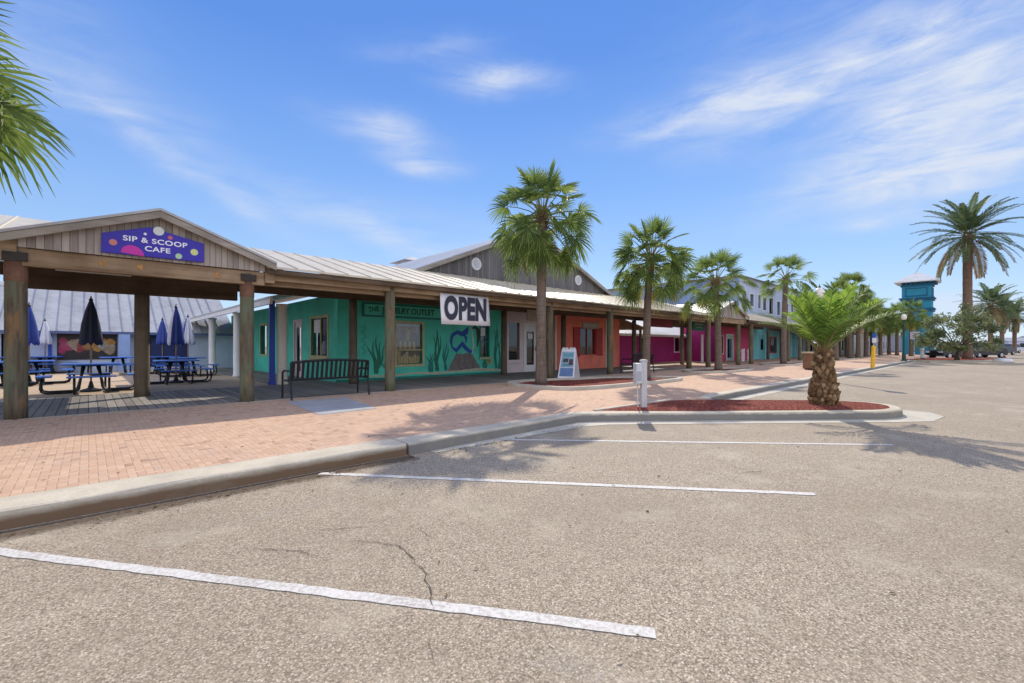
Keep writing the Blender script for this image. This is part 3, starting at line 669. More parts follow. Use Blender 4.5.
# gable, vents, roof
mb=MB(); mb.pt([(9.46,4.255),(22.05,4.255),(22.05,4.42),(15.73,7.02),(9.46,4.42)],TW,TW+.15); mb.build('gable_boards',m_gabledk,b)
for sx in (12.26,19.31):
    mb=MB(); mb.tube([(sx,TW-.04,4.96),(sx,TW-.001,4.96)],.27,28); v=mb.build('round_vent',m_white,b)
    mb=MB(); 
    for q in range(6): mb.box(sx-.2+abs(q-2.5)*.03,sx+.2-abs(q-2.5)*.03,TW-.055,TW-.0405,4.80+q*.06,4.825+q*.06)
    mb.build('louvre',m_ltgrey,v)
mb=MB(); sl=(7.02-4.42)/6.28
for sg in (-1,1):
    mb.prism([(15.73,TW-.25,7.1),(15.73+sg*6.6,TW-.25,7.1-sl*6.6),(15.73+sg*6.6,TW-.25,7.03-sl*6.6),(15.73,TW-.25,7.03)],(0,24,0))
mb.box(6.1,9.1,TW+.02,TW+.4,4.2505,4.33); mb.build('roof',m_roofgrey,b)
mb=MB()
for sg in (-1,1): mb.prism([(15.73,TW-.28,7.06),(15.73+sg*6.62,TW-.28,7.06-sl*6.62),(15.73+sg*6.62,TW-.28,6.90-sl*6.62),(15.73,TW-.28,6.90)],(0,.028,0))
mb.build('rake_trim',m_trim,b)
cs,ct=st_uY(411,40); 
mb=MB(); mb.box(cs-.95,cs+.95,ct-.95,ct+.95,4.3,8.75); cu=mb.build('cupola',m_paleblue,b)
mb=MB(); mb.add([(cs-1.4,ct-1.4,8.75),(cs+1.4,ct-1.4,8.75),(cs+1.4,ct+1.4,8.75),(cs-1.4,ct+1.4,8.75),(cs,ct,9.35)],[(0,1,4),(1,2,4),(2,3,4),(3,0,4),(3,2,1,0)]); mb.build('cupola_roof',m_roofgrey,cu)
# side porch with white columns
mb=MB(); mb.ps([(TW+.1,2.72),(31.,2.72),(31.,2.95),(TW+.1,2.95)],4.12,4.2); mb.build('porch_fascia',m_white,b)
mb=MB(); mb.pt([(4.1,2.955),(9.6,4.40),(9.6,4.34),(4.1,2.895)],TW+.21,31.); mb.build('porch_roof',m_roofgrey,b)
for tt in (15.75,20.9,26.,31.):
    mb=MB(); mb.lathe([(.185,0),(.185,.05),(.155,.08),(.145,2.5),(.18,2.53),(.18,2.6)],(4.58 if tt<16 else 4.4,tt,.157),18); c_o=mb.build('column',m_cream if tt<16 else m_white,b,smooth=False)
    for p in c_o.data.polygons: p.use_smooth=len(p.vertices)==4
# side porch of coral front (right)
mb=MB(); mb.pt([(23.21,3.05),(26.1,2.55),(26.1,2.47),(23.21,2.97)],TW-.2,19); mb.build('porch_roof',M('brown_shingle',(.26,.17,.09),.85,.3,6,0,.4),b)
mb=MB(); mb.box(25.7,25.82,TW,TW+.12,.16,2.49); mb.build('porch_post',m_postdk,b)
mb=MB(); mb.box(23.21,25.9,TW-.02,TW+.06,2.4,2.52); mb.build('porch_beam',m_rafter,b)

# rear cafe building
r=thing('cafe_building','low pale blue cafe building with grey metal roof at the back of the courtyard','cafe building',(-2,30,.15))
TR=30.; PW=(s_at(57,TR),s_at(117,TR),.75,2.02)
mb=MB(); mb.wall(-20,6.19,.15,2.25,[(s_at(150,TR),s_at(188,TR),.3,1.98),(s_at(1,TR),s_at(9,TR),.2,1.95)],TR,TR+.2); mb.build('wall',m_paleblue,r)
mb=MB(); mb.box(-20,6.19,TR+.6,TR+.65,.15,2.25); mb.build('room_back',m_dark,r)
mb=MB(); mb.ps([(TR-.45,2.06),(TR-.45,2.1),(34.4,4.55),(34.4,4.5)],-20,6.15)
for i in range(56):
    s=-19.9+i*.46; mb.ps([(TR-.45,2.101),(TR-.45,2.14),(34.4,4.6),(34.4,4.551)],s,s+.03)
mb.build('roof',m_roofgrey,r)
mb=MB(); mb.box(-20,6.15,34.3,34.7,4.45,4.68); mb.build('ridge_cap',m_white,r)
mb=MB(); mb.box(-20,6.15,TR-.5,TR-.455,1.98,2.10); mb.build('fascia',M('slate_blue_paint',(.10,.13,.26),.5,.1,3),r)
mb=MB(); mb.ps([(34.7,4.5),(39,2.2),(39,.15),(34.7,.15)],-20,6.1); mb.build('wall',m_paleblue,r)
po_a,po_b=PW[0],PW[1]
mb=MB(); mb.box(po_a,po_b,TR-.04,TR-.001,PW[2],PW[3]); wp=mb.build('window_poster',M('poster_dark',(.03,.025,.025),.4,.3,3),r)
rg=random.Random(3); ps_=[(.40,.03,.10),(.45,.06,.14),(.30,.20,.13),(.40,.30,.20),(.30,.05,.05),(.42,.22,.06),(.48,.25,.05),(.36,.27,.18),(.35,.34,.30),(.26,.12,.06)]
for q in range(26):
    fx=(q+.5)/26; cc_=ps_[min(9,int(fx*10+rg.uniform(-.8,.8)))if fx*10+.8<10 else rg.choice((5,6,7))]; rr=rg.uniform(.10,.24); fz=rg.uniform(.3,.72); hgt=PW[3]-PW[2]
    zc=min(max(PW[2]+hgt*fz,PW[2]+rr+.04),PW[3]-rr-.04); xc=min(max(po_a+(po_b-po_a)*fx,po_a+rr*1.3+.03),po_b-rr*1.3-.03)
    mb=MB(); n_=22; ph=rg.uniform(0,6); mb.add([(xc+1.15*rr*(1+.13*math.sin(3*t_+ph)+.06*math.sin(7*t_))*math.cos(t_),TR-.042-.0006*q,zc+rr*(1+.13*math.sin(3*t_+ph)+.06*math.sin(7*t_))*math.sin(t_)) for t_ in [2*math.pi*j/n_ for j in range(n_)]],[tuple(range(n_))]); mb.build('printed_scoop',M('print_%d'%ps_.index(cc_),c_(cc_,.8),.4,.5,7),wp)
ca_=s_at(124.5,TR-.6); mb=MB(); mb.box(ca_-.22,ca_+.22,TR-.5,TR-.3,.156,2.0); mb.build('column',M('sky_blue_paint',(.30,.42,.68),.6,.1,2),r)
mb=MB(); a_,b_=s_at(150,TR),s_at(188,TR)
for q in range(3):
    x=a_+(b_-a_)*q/3; mb.box(x+.03,x+(b_-a_)/3-.03,TR+.06,TR+.1,.3,1.98)
mb.build('shop_doors',m_navy,r)
for u in (50,140): 
    x=s_at(u,TR); mb=MB(); mb.box(x-.06,x+.06,TR-.05,TR-.001,.16,2.05); mb.build('trim_board',m_blue,r)

# magenta building with white roof behind the gap
g=thing('magenta_building','low magenta shop building with bright white roof seen through the walkway gap','shop building',(30,17.6,.15))
TM=17.6; gw=(s_at(674.5,TM),s_at(679.5,TM),.95,2.05); gw2=(s_at(640,TM),s_at(645,TM),.4,2.0)
mb=MB(); mb.wall(22.9,40,.15,2.32,[gw,gw2],TM,TM+.2); mb.build('wall',m_mag,g)
window(g,*gw[:2],*gw[2:],TM,m_pinkwhite,.1); window(g,*gw2[:2],*gw2[2:],TM,m_pinkwhite,.08)
mb=MB(); mb.ps([(TM-.5,2.2),(TM-.5,2.27),(21.8,3.75),(21.8,3.68)],22.6,40)
for i in range(37): mb.ps([(TM-.5,2.271),(TM-.5,2.30),(21.8,3.78),(21.8,3.751)],22.7+i*.47,22.73+i*.47)
mb.build('roof',m_roofwhite,g)
mb=MB(); mb.box(22.6,40,TM-.54,TM-.505,2.1,2.26); mb.build('fascia',m_cream,g)
mb=MB(); mb.box(22.9,40,21.8,22,.15,3.65); mb.build('wall',m_mag,g)
# shop row under the second walkway
h=thing('shop_row','row of small pink, magenta and pale teal shop fronts under the second walkway','shop row',(36,14.9,.15))
TS=14.9; sp=[s_at(u,TS) for u in (697,722,724,735,752,771,780,800)]
dd=(s_at(726.5,TS),s_at(733,TS),.17,2.3); wd=(s_at(719.5,TS),s_at(723,TS),.8,2.2)
mb=MB(); mb.wall(s_at(716,TS),sp[4]-.6,.15,4.,[dd,wd],TS,TS+.2); w=mb.build('wall',m_pink,h)
window(h,*wd[:2],*wd[2:],TS,m_cream,.08); door(h,*dd[:2],*dd[2:],TS,m_white,M('mint_paint',(.35,.52,.40),.6,.1,2),'s',(.12,.86))
td=(s_at(760,TS),s_at(764.5,TS),.17,2.35); tw=(s_at(770,TS),s_at(776,TS),.8,2.2)
m_ptl=M('pale_teal_paint',(.16,.46,.46),.65,.1,2)
mb=MB(); mb.wall(sp[4]-.59,58.,.15,4.,[td,tw],TS,TS+.2); mb.build('wall',m_ptl,h)
door(h,*td[:2],*td[2:],TS,m_ptl,m_ptl,'s',(.4,.86)); window(h,*tw[:2],*tw[2:],TS,m_darkred,.12)
mb=MB(); q0=s_at(716,TS); mb.box(q0-.1,q0-.01,TS+.01,17.5,.15,4.0); mb.build('wall',m_mag,h)
mb=MB(); mb.box(s_at(716,TS),58,TS+.21,16.2,3.9,3.97); mb.build('roof',m_roofwhite,h)
for u in (790,797,803):
    x=s_at(u,TS-.3); mb=MB(); mb.box(x-.09,x+.09,TS-.4,TS-.25,.16,2.7); mb.build('pilaster',M('aqua_paint',(.35,.6,.66),.6,.08,2),h)
mb=MB(); x=s_at(701,14.7); mb.box(x-.06,x+.06,TS-.35,TS-.23,.16,2.25); mb.build('pilaster',m_white,h)
# picket barriers by the pink front
for u in (743,749):
    x=s_at(u,13.6); mb=MB()
    for q in range(4): mb.box(x-.3+q*.17,x-.3+q*.17+.11,13.58,13.61,.16,1.15+.05*(q%2))
    mb.box(x-.33,x+.33,13.615,13.64,.4,.48); mb.box(x-.33,x+.33,13.615,13.64,.9,.98)
    single(mb,'picket_panel',m_white,'short white picket panel by the pink shop front, '+('left one of two' if u==743 else 'right one of two'),'picket fence',(x,13.6,.15),'white picket panels')
# third row, brown and grey
k3=thing('shop_row','far brown and grey boarded shop fronts behind the young palm','shop row',(60,14.9,.15))
m_brownb=boards('brown_boards',(.16,.11,.075),(.30,.22,.155),.3,'x','z',.1); m_greyb=boards('grey_boards',(.20,.21,.24),(.33,.34,.38),.3,'x','z',.1)
hs=[]
x=59.6
while x<123: hs.append((x,x+1.5,.7,2.3)); x+=3.4
mb=MB(); mb.wall(58.2,78,.15,4.,[q for q in hs if q[1]<77.8],TS,TS+.2); mb.build('wall',m_brownb,k3)
mb=MB(); mb.wall(78.01,210,.15,4.,[q for q in hs if q[0]>78.2],TS,TS+.2); mb.build('wall',m_greyb,k3)
for q in hs:
    if q[1]<77.8 or q[0]>78.2: window(k3,q[0],q[1],q[2],q[3],TS,m_cream if q[0]<78 else m_ltgrey,.1)
x=61.8; 
while x<124:
    mb=MB(); mb.box(x-.12,x+.12,TS-.2,TS-.001,.16,3.6); mb.build('pilaster',m_cream if x<78 else m_ltgrey,k3); x+=3.4
mb=MB(); mb.box(58.2,210,TS+.21,24,3.9,3.97); mb.build('roof',m_roofgrey,k3)
# projecting orange gable front at u 857
gx=s_at(858,11.)
q=thing('porch_gable','small orange boarded porch gable with white lettered board behind the yellow post','porch',(gx,10.6,.15))
mb=MB(); mb.pt([(gx-1.3,2.95),(gx+1.3,2.95),(gx+1.3,4.3),(gx,4.9),(gx-1.3,4.3)],10.5,10.6); mb.pz([(gx-1.3,10.61),(gx-1.2,10.61),(gx-1.2,13.5),(gx-1.3,13.5)],2.95,4.3); mb.build('boards',M('orange_boards',(.50,.22,.10),.7,.3,4),q)
mb=MB(); mb.box(gx-.95,gx+1.05,10.45,10.499,3.1,4.2); mb.build('sign_board',m_cream,q)
mb=MB()
for i in range(4):
    for jx in range(3): mb.box(gx-.85+jx*.6+random.uniform(0,.1),gx-.45+jx*.6,10.44,10.4499,3.22+i*.25,3.32+i*.25)
mb.build('faded_lines',m_tan,q)
mb=MB()
for sg in(-1,1): mb.prism([(gx,10.4,5.0),(gx+sg*1.55,10.4,4.3),(gx+sg*1.55,10.4,4.22),(gx,10.4,4.92)],(0,3.2,0))
mb.build('roof',m_roofwhite,q)
for sg in(-1,-.35,.35,1):
    mb=MB(); mb.box(gx+sg*1.2-.07,gx+sg*1.2+.07,10.48,10.62,.15,2.94); mb.build('post',m_cream,q)

# two storey blue building
bl=thing('two_storey_building','large two storey pale blue building rising behind the walkway roofs','building',(45,16.4,.15))
hw=[]
for u0,u1,z0,z1 in ((750,753.5,5.4,6.6),(758,760.5,5.3,6.7),(763,766,5.2,6.5),(769,773,4.9,6.6),(784,788,4.9,6.4),(797,800,4.9,6.4),(810,813,4.9,6.4),(743,746,5.6,6.8),(777,780,4.9,6.4),(791,793,4.9,6.4)):
    hw.append((s_at(u0,16.4),s_at(u1,16.4),z0,z1))
mb=MB(); mb.wall(45.2,76,.15,8.1,hw,16.4,16.6); mb.build('wall',m_bluewhite,bl)
for q in hw: window(bl,*q[:2],*q[2:],16.4,m_white,.12)
mb=MB(); mb.box(45,45.2,16.4,45,.15,8.1); w=mb.build('wall',m_blueside,bl); w['label']='plain blue end wall'
mb=MB(); mb.box(76,76.2,16.4,45,.15,8.1); mb.box(45.2,76,44.8,45,.15,8.1); mb.build('wall',m_blueside,bl)
mb=MB(); mb.add([(44.6,16,8.1),(76.6,16,8.1),(76.6,45.4,8.1),(44.6,45.4,8.1),(56,30,9.0),(66,30,9.0)],[(0,1,5,4),(1,2,5),(2,3,4,5),(3,0,4),(3,2,1,0)]); mb.build('roof',M('tan_roof',(.36,.33,.24),.7,.2,2),bl)
mb=MB(); mb.box(44.9,44.999,16.2,45,7.95,8.09); mb.build('coping',M('tan_roof',(.36,.33,.24)),bl)
cs,ct=s_at(821,24),24
mb=MB(); mb.box(cs-1.6,cs+1.6,ct-1.6,ct+1.6,8.7,10.6); cu=mb.build('roof_turret',m_bluewhite,bl)
mb=MB(); mb.add([(cs-2.3,ct-2.3,10.6),(cs+2.3,ct-2.3,10.6),(cs+2.3,ct+2.3,10.6),(cs-2.3,ct+2.3,10.6),(cs,ct,11.7)],[(0,1,4),(1,2,4),(2,3,4),(3,0,4),(3,2,1,0)]); mb.build('turret_roof',m_roofwhite,cu)
# teal tower
Yt=66.; sx,tx=st_uY(917.5,Yt); 
tw=thing('tower','square teal tower with white hip roof beyond the palms','tower',(sx,tx,.15))
m_tw=M('tower_teal',(.018,.23,.32),.6,.12,.6); m_twd=M('tower_dark_teal',(.008,.105,.19),.6,.12,.6)
def bxc(mb,h0,z0,z1): mb.box(sx-h0,sx+h0,tx-h0,tx+h0,z0,z1)
mb=MB(); bxc(mb,1.6,.15,10.6); mb.build('wall',m_tw,tw)
for z0,z1,hh in ((6.4,6.7,1.8),(6.7,6.85,1.9),(8.0,8.25,1.8),(8.25,8.38,1.92),(10.05,10.3,1.75),(4.3,4.6,1.8)):
    mb=MB(); bxc(mb,hh,z0,z1); mb.build('band',m_twd,tw)
for q in range(7):
    mb=MB(); o_=sx-1.5+q*.5; mb.box(o_-.08,o_+.08,tx-2.1,tx-1.61,10.32,10.59); mb.build('bracket',m_twd,tw)
for q in range(7):
    mb=MB(); o_=tx-1.5+q*.5; mb.box(sx-2.1,sx-1.61,o_-.08,o_+.08,10.32,10.59); mb.build('bracket',m_twd,tw)
for ax in (0,1):
    mb=MB()
    for a_,b_,c_1,d_ in ((-1.2,1.2,9.7,9.82),(-1.2,1.2,8.6,8.72),(-1.2,-1.08,8.72,9.7),(1.08,1.2,8.72,9.7)):
        if ax==0: mb.box(sx+a_,sx+b_,tx-1.68,tx-1.601,c_1,d_)
        else: mb.box(sx-1.68,sx-1.601,tx+a_,tx+b_,c_1,d_)
    mb.build('panel_frame',m_twd,tw)
for dx in (-1.6,1.6):
    mb=MB(); mb.box(sx+dx-.15,sx+dx+.15,tx-1.72,tx-1.5,.15,4.29); mb.build('corner_pilaster',m_twd,tw)
mb=MB(); e=2.4; mb.add([(sx-e,tx-e,10.6),(sx+e,tx-e,10.6),(sx+e,tx+e,10.6),(sx-e,tx+e,10.6),(sx-e,tx-e,10.75),(sx+e,tx-e,10.75),(sx+e,tx+e,10.75),(sx-e,tx+e,10.75),(sx,tx,12.3)],[(3,2,1,0),(0,1,5,4),(1,2,6,5),(2,3,7,6),(3,0,4,7),(4,5,8),(5,6,8),(6,7,8),(7,4,8)]); mb.build('roof',m_roofwhite,tw)
# distant waterside buildings at the right edge
for i,(u,Y,wd,hh,mt,lb) in enumerate(((1012,150,9,4.2,m_paleblue,'small pale blue building far off at the right edge of the lot'),(1045,160,16,5,m_white,'long white building far off past the right photo edge'),(1000,190,20,3.4,m_roofgrey,'low grey shed far beyond the parked cars'))):
    X=(u-512)/450*Y; o=local_thing('distant_building',lb,'building',(X,Y,0),0.)
    mb=MB(); mb.box(-wd/2,wd/2,-3,3,0,hh*.7); mb.build('wall',mt,o)
    mb=MB(); mb.add([(-wd/2-.4,-3.4,hh*.7),(wd/2+.4,-3.4,hh*.7),(wd/2+.4,3.4,hh*.7),(-wd/2-.4,3.4,hh*.7),(-wd/2,0,hh),(wd/2,0,hh)],[(0,1,5,4),(2,3,4,5),(1,2,5),(3,0,4),(3,2,1,0)]); mb.build('roof',m_roofgrey,o)
    for q in range(3):
        mb=MB(); mb.box(-wd/2+wd*(.15+.28*q),-wd/2+wd*(.3+.28*q),-3.03,-3.001,1.0,hh*.55); mb.build('window',m_dark,o)

# cracks in the asphalt seen in the photograph
def px0(u,v): return st_uY(u,F*CAMH/(v-HZ))
def crack(pts,w=.012):
    P=[px0(*p) for p in pts]; Q=[]
    for a,b in zip(P,P[1:]):
        L=math.hypot(b[0]-a[0],b[1]-a[1]); n=max(2,int(L/.035))
        for q in range(n):
            f=q/n; Q.append((a[0]+(b[0]-a[0])*f+random.uniform(-1,1)*.011,a[1]+(b[1]-a[1])*f+random.uniform(-1,1)*.011))
    Q.append(P[-1]); mb=MB(); vs=[]; n=len(Q)
    for i,p in enumerate(Q):
        a=Q[max(i-1,0)];b=Q[min(i+1,n-1)];d=Vector((b[0]-a[0],b[1]-a[1])).normalized(); ww=w*.5*random.uniform(.35,1.1)*min(1,min(i,n-1-i)/6+.15)
        vs+=[(p[0]-d.y*ww,p[1]+d.x*ww,.0055),(p[0]+d.y*ww,p[1]-d.x*ww,.0055)]
    mb.add(vs,[(2*i,2*i+1,2*i+3,2*i+2) for i in range(n-1)]); struct(mb,'asphalt_crack',M('crack_dark',(.085,.065,.05),.95,.3,20))  # plain dark colour of the crack
crack([(348,541),(372,542),(400,546),(410,556),(425,574),(432,600),(434,612)],.009); crack([(240,549),(275,550),(300,551),(322,559)],.008); crack([(415,528),(428,535),(437,541)],.010); crack([(310,532),(340,529),(376,526)],.009)
crack([(428,640),(433,655),(436,668)],.007); crack([(-10,569),(20,567),(52,564)],.006); crack([(735,474),(752,472),(770,471)],.012)

def gutter_shade_mat():  # dark colour that paints the kerb's cast shadow onto the asphalt
    k=NT('gutter_shade'); co=k.coord(); f=k.noise(k.mapping(co,(1.2,5,1)),1.6,7,.7); f2=k.noise(co,30,3)
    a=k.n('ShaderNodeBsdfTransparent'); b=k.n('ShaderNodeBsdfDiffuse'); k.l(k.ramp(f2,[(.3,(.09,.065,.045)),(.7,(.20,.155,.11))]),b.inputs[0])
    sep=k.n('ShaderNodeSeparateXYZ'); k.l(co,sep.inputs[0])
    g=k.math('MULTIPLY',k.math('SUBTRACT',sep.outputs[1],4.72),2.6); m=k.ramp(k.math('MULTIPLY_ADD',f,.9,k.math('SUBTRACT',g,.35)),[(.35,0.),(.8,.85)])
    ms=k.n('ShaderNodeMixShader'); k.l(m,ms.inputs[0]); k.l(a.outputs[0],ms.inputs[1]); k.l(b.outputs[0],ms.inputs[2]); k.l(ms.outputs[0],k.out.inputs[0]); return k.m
mb=MB(); mb.face([(-14,4.7,.0028),(3.0,4.7,.0028),(3.0,5.1,.0028),(-14,5.1,.0028)]); struct(mb,'gutter_shade',gutter_shade_mat())  # flat strip with the kerb's shade put into its colour
def worn(name,cov):
    k=NT(name); co=k.coord(); f=k.noise(co,30,5,.7); f2=k.noise(co,1.6,5)
    a=k.n('ShaderNodeBsdfTransparent'); b=k.n('ShaderNodeBsdfDiffuse'); b.inputs[0].default_value=(.60,.55,.47,1)
    m=k.ramp(k.math('ADD',k.math('MULTIPLY',f,.6),k.math('MULTIPLY',f2,.5)),[(.5,0.),(.72,cov)])
    ms=k.n('ShaderNodeMixShader'); k.l(m,ms.inputs[0]); k.l(a.outputs[0],ms.inputs[1]); k.l(b.outputs[0],ms.inputs[2]); k.l(ms.outputs[0],k.out.inputs[0]); return k.m
wm_=worn('worn_old_paint',.45)
def oldline(a,b,w):
    a,b=px0(*a),px0(*b); d=Vector((b[0]-a[0],b[1]-a[1])).normalized(); x=(-d.y*w/2,d.x*w/2); mb=MB()
    mb.face([(a[0]+x[0],a[1]+x[1],.0033),(b[0]+x[0],b[1]+x[1],.0033),(b[0]-x[0],b[1]-x[1],.0033),(a[0]-x[0],a[1]-x[1],.0033)]); struct(mb,'faded_line',wm_)
oldline((150,547),(312,503),.10); oldline((528,652),(612,676),.16); oldline((300,509),(420,476),.07)
# twigs, leaf scraps and grit on the kerb side and pavement
rg=random.Random(9); mb=MB()
def scrap(s,t,z):
    L=rg.uniform(.006,.028); w=L*rg.uniform(.18,.5); a=rg.uniform(0,6.3); c,sn=math.cos(a),math.sin(a)
    mb.add([(s+c*L-sn*0,t+sn*L,z+.003),(s-sn*w,t+c*w,z+rg.uniform(.004,.014)),(s-c*L,t-sn*L,z+.003),(s+sn*w,t-c*w,z+.004)],[(0,1,2,3)])
for i in range(420):
    s=rg.uniform(-2,11); q=rg.random()
    if q<.5: scrap(s if s<6.4 else s-6,4.98-abs(rg.gauss(0,.12)),.006)
    elif q<.75: scrap(s,5.7+rg.random()**2*5,.152)
    else: scrap(rg.uniform(1,14),rg.uniform(-1,4.6),.004)
struct(mb,'leaf_litter',leaf('dry_scrap',(.06,.04,.02),(.22,.15,.07),.1,.7),'stuff')
random.seed(21)
# ---------------------------------------------------------------- SIGNS
sg=thing('cafe_sign','purple blue hexagonal cafe sign with coloured dots on the grey gable','sign',(1.0,11.2,3.1))
TSG=11.2
m_purple=M('sign_purple',(.035,.022,.36),.45,.1,1.5); m_swhite=M('sign_white',(.82,.82,.84),.5,.04,3)
z=lambda u,v,t=11.2:1.4-(v-HZ)/F*(s_at(u,t)*D[1]+t*N[1])
P_=[(101,252),(101.5,233),(150,227.5),(203.5,244),(203.5,262.5)]
pp=[(s_at(u,TSG),z(u,v)) for u,v in P_]
mb=MB(); mb.pt(pp,TSG-.035,TSG+.035); mb.build('board',m_purple,sg,bevel=.004)
cl=s_at(151.5,TSG)
mb=MB(); lettering(mb,'SIP & SCOOP',s_at(156,TSG),TSG-.038,z(156,242.3),.135,.0032,1.2,1.08)
lettering(mb,'CAFE',s_at(157.5,TSG),TSG-.038,z(157.5,250.3),.135,.0032,1.2,1.08); mb.build('lettering',m_swhite,sg)
for u,v,rr,nm,cc in ((113,242.5,.058,'coral_dot',(.62,.22,.17)),(158.5,231.5,.085,'pale_dot',(.62,.66,.6)),(170,238,.04,'pink_dot',(.55,.12,.16)),(145,234.3,.025,'white_dot',(.75,.75,.8)),(194,252.5,.065,'yellow_dot',(.62,.66,.25)),(178.5,256.5,.055,'green_dot',(.42,.62,.35))):
    mb=MB(); disc(mb,s_at(u,TSG),TSG-.0372,z(u,v),rr,24); mb.build(nm,M(nm,cc,.5,.1,6),sg)
u=132.5; sC=s_at(u,TSG); z0=z(u,254.6)
mb=MB(); mb.add([(sC+.17*math.cos(math.pi*q/16),TSG-.0374,z0+.17*math.sin(math.pi*q/16)-.02*math.cos(math.pi*q/16)) for q in range(17)],[tuple(range(17))]); mb.build('magenta_half_dot',M('magenta_dot',(.55,.03,.33),.5,.1,6),sg)

TO=11.27
ob=thing('open_banner','large white banner reading OPEN hung from the walkway beam','banner',((7.7+9.6)/2,TO,2.0))
oz=lambda u,v:1.4-(v-HZ)/F*(s_at(u,TO)*D[1]+TO*N[1])
c4=[(440,292.7),(488.2,297.5),(490,326),(441.5,324)]
q=[(s_at(u,TO),oz(u,v)) for u,v in c4]
mb=MB(); nn=10; vs=[]
for i in range(nn+1):
    f=i/nn
    for j in range(5):
        g_=j/4; a=(q[0][0]*(1-f)+q[1][0]*f,q[0][1]*(1-f)+q[1][1]*f); b_=(q[3][0]*(1-f)+q[2][0]*f,q[3][1]*(1-f)+q[2][1]*f)
        vs.append((a[0]*(1-g_)+b_[0]*g_,TO+.012*math.sin(f*9+g_*2.5)+.006*math.sin(f*23+g_*5),a[1]*(1-g_)+b_[1]*g_))
mb.add(vs,[(i*5+j,(i+1)*5+j,(i+1)*5+j+1,i*5+j+1) for i in range(nn) for j in range(4)]); bo=mb.build('cloth',M('banner_vinyl',(.80,.79,.80),.5,.04,2),ob,smooth=True)
sm=bo.modifiers.new('t','SOLIDIFY'); sm.thickness=.004
sc_=(q[0][0]+q[1][0]+q[2][0]+q[3][0])/4; zc=sum(p[1] for p in q)/4
mb=MB(); lettering(mb,'OPEN',sc_+.0,TO-.024,zc+.0,.93,.050,.66,1.06); mb.build('lettering',M('banner_ink',(.028,.03,.055),.5,.1,3),ob)
mb=MB()
for p in (q[0],q[1]): mb.tube([(p[0],TO,p[1]-.02),(p[0],TO+.22,p[1]+.05)],.006,6)
mb.build('tie',m_ltgrey,ob)

js=thing('shop_name_board','dark framed teal board reading The Jewelry Outlet above the shop window','sign',(9.2,15.28,2.5))
TJ=15.29; a_,b_=s_at(363.5,TJ),s_at(447,TJ)
mb=MB(); mb.box(a_,b_,TJ-.05,TJ,2.52,2.9); mb.build('board',m_teal,js)
mb=MB(); 
for x0_,x1_,z0_,z1_ in ((a_-.06,b_+.06,2.45,2.519),(a_-.06,b_+.06,2.901,2.96),(a_-.06,a_-.001,2.52,2.9),(b_+.001,b_+.06,2.52,2.9)): mb.box(x0_,x1_,TJ-.08,TJ,z0_,z1_)
mb.build('frame',m_tealdk,js)
mb=MB(); lettering(mb,'THE',a_+.36,TJ-.054,2.72,.25,.006,.9,1,'CENTER',.12); lettering(mb,'JEWELRY OUTLET',a_+.70,TJ-.054,2.71,.30,.008,.92,1.02,'LEFT'); mb.build('lettering',M('sign_dark_green',(.008,.07,.055),.6,.2,5),js)
sx_=s_at(361,TJ)
# red hanging sign
TRD=13.4
a_,b_=s_at(650,TRD),s_at(672.2,TRD)
rs=thing('hanging_sign','dark red hanging sign under the walkway roof behind the second palm trunk','sign',((a_+b_)/2,TRD,2.6))
zt=1.4-(317.2-HZ)/F*(b_*D[1]+TRD*N[1]); zb_=1.4-(326.7-HZ)/F*(a_*D[1]+TRD*N[1])
mb=MB(); mb.box(a_,b_,TRD-.03,TRD+.03,zb_,zt); mb.build('board',M('sign_red',(.19,.012,.022),.55,.15,2),rs,bevel=.005)
mb=MB()
xx=a_+.35
while xx<b_-.35:
    wv=random.uniform(.12,.3); zz=(zt+zb_)/2+random.uniform(-.02,.06)
    mb.ribbon([(xx,zz-.13),(xx+.05,zz+.12),(xx+.12,zz-.02),(xx+wv*.8,zz+.1),(xx+wv,zz-.12)],.045,TRD-.034); xx+=wv+.08
mb.build('faded_script',M('sign_faded_pink',(.27,.06,.075),.6,.2,5),rs)
mb=MB()
for x in (a_+.3,b_-.3): mb.tube([(x,TRD,zt-.02),(x,TRD,zr(TRD)-.08)],.012,6)
mb.build('hanger',m_bracket,rs)
# coral shop sign
TC=TW-.07; a_,b_=s_at(582,TC),s_at(598,TC)
cz=1.4-(325.5-HZ)/F*(s_at(590,TC)*D[1]+TC*N[1])
cs_=thing('window_sign','small weathered grey board sign over the dark red shuttered window','sign',((a_+b_)/2,TC,cz-.15))
mb=MB(); mb.box(a_,b_,TC-.05,TC,cz-.17,cz+.17); mb.build('board',m_trim,cs_)
mb=MB(); x=a_+.12
while x<b_-.15: 
    w=random.uniform(.08,.16); mb.ribbon([(x,cz-.08),(x+w*.3,cz+.08),(x+w*.7,cz-.04),(x+w,cz+.08)],.03,TC-.053); x+=w+.05
mb.build('faded_script',m_cream,cs_)
# green sign board over the magenta side entrance
TG=13.8; a_,b_=s_at(692.5,TG),s_at(704.5,TG)
gs=thing('hanging_sign','dark green sign board under the walkway left of the small gable','sign',((a_+b_)/2,TG,2.5))
mb=MB(); mb.box(a_,b_,TG-.04,TG+.04,2.45,3.15); mb.build('board',M('sign_green',(.02,.13,.10),.6,.2,3),gs)
mb=MB(); mb.box(a_+.3,b_-.3,TG-.045,TG-.0401,2.85,2.95); mb.box(a_+.5,b_-.5,TG-.045,TG-.0401,2.65,2.72); mb.build('stripe',M('sign_olive',(.22,.26,.12),.6,.2,3),gs)
mb=MB()
for x in (a_+.3,b_-.3): mb.tube([(x,TG,3.14),(x,TG,zr(TG)-.08)],.012,6)
mb.build('hanger',m_bracket,gs)
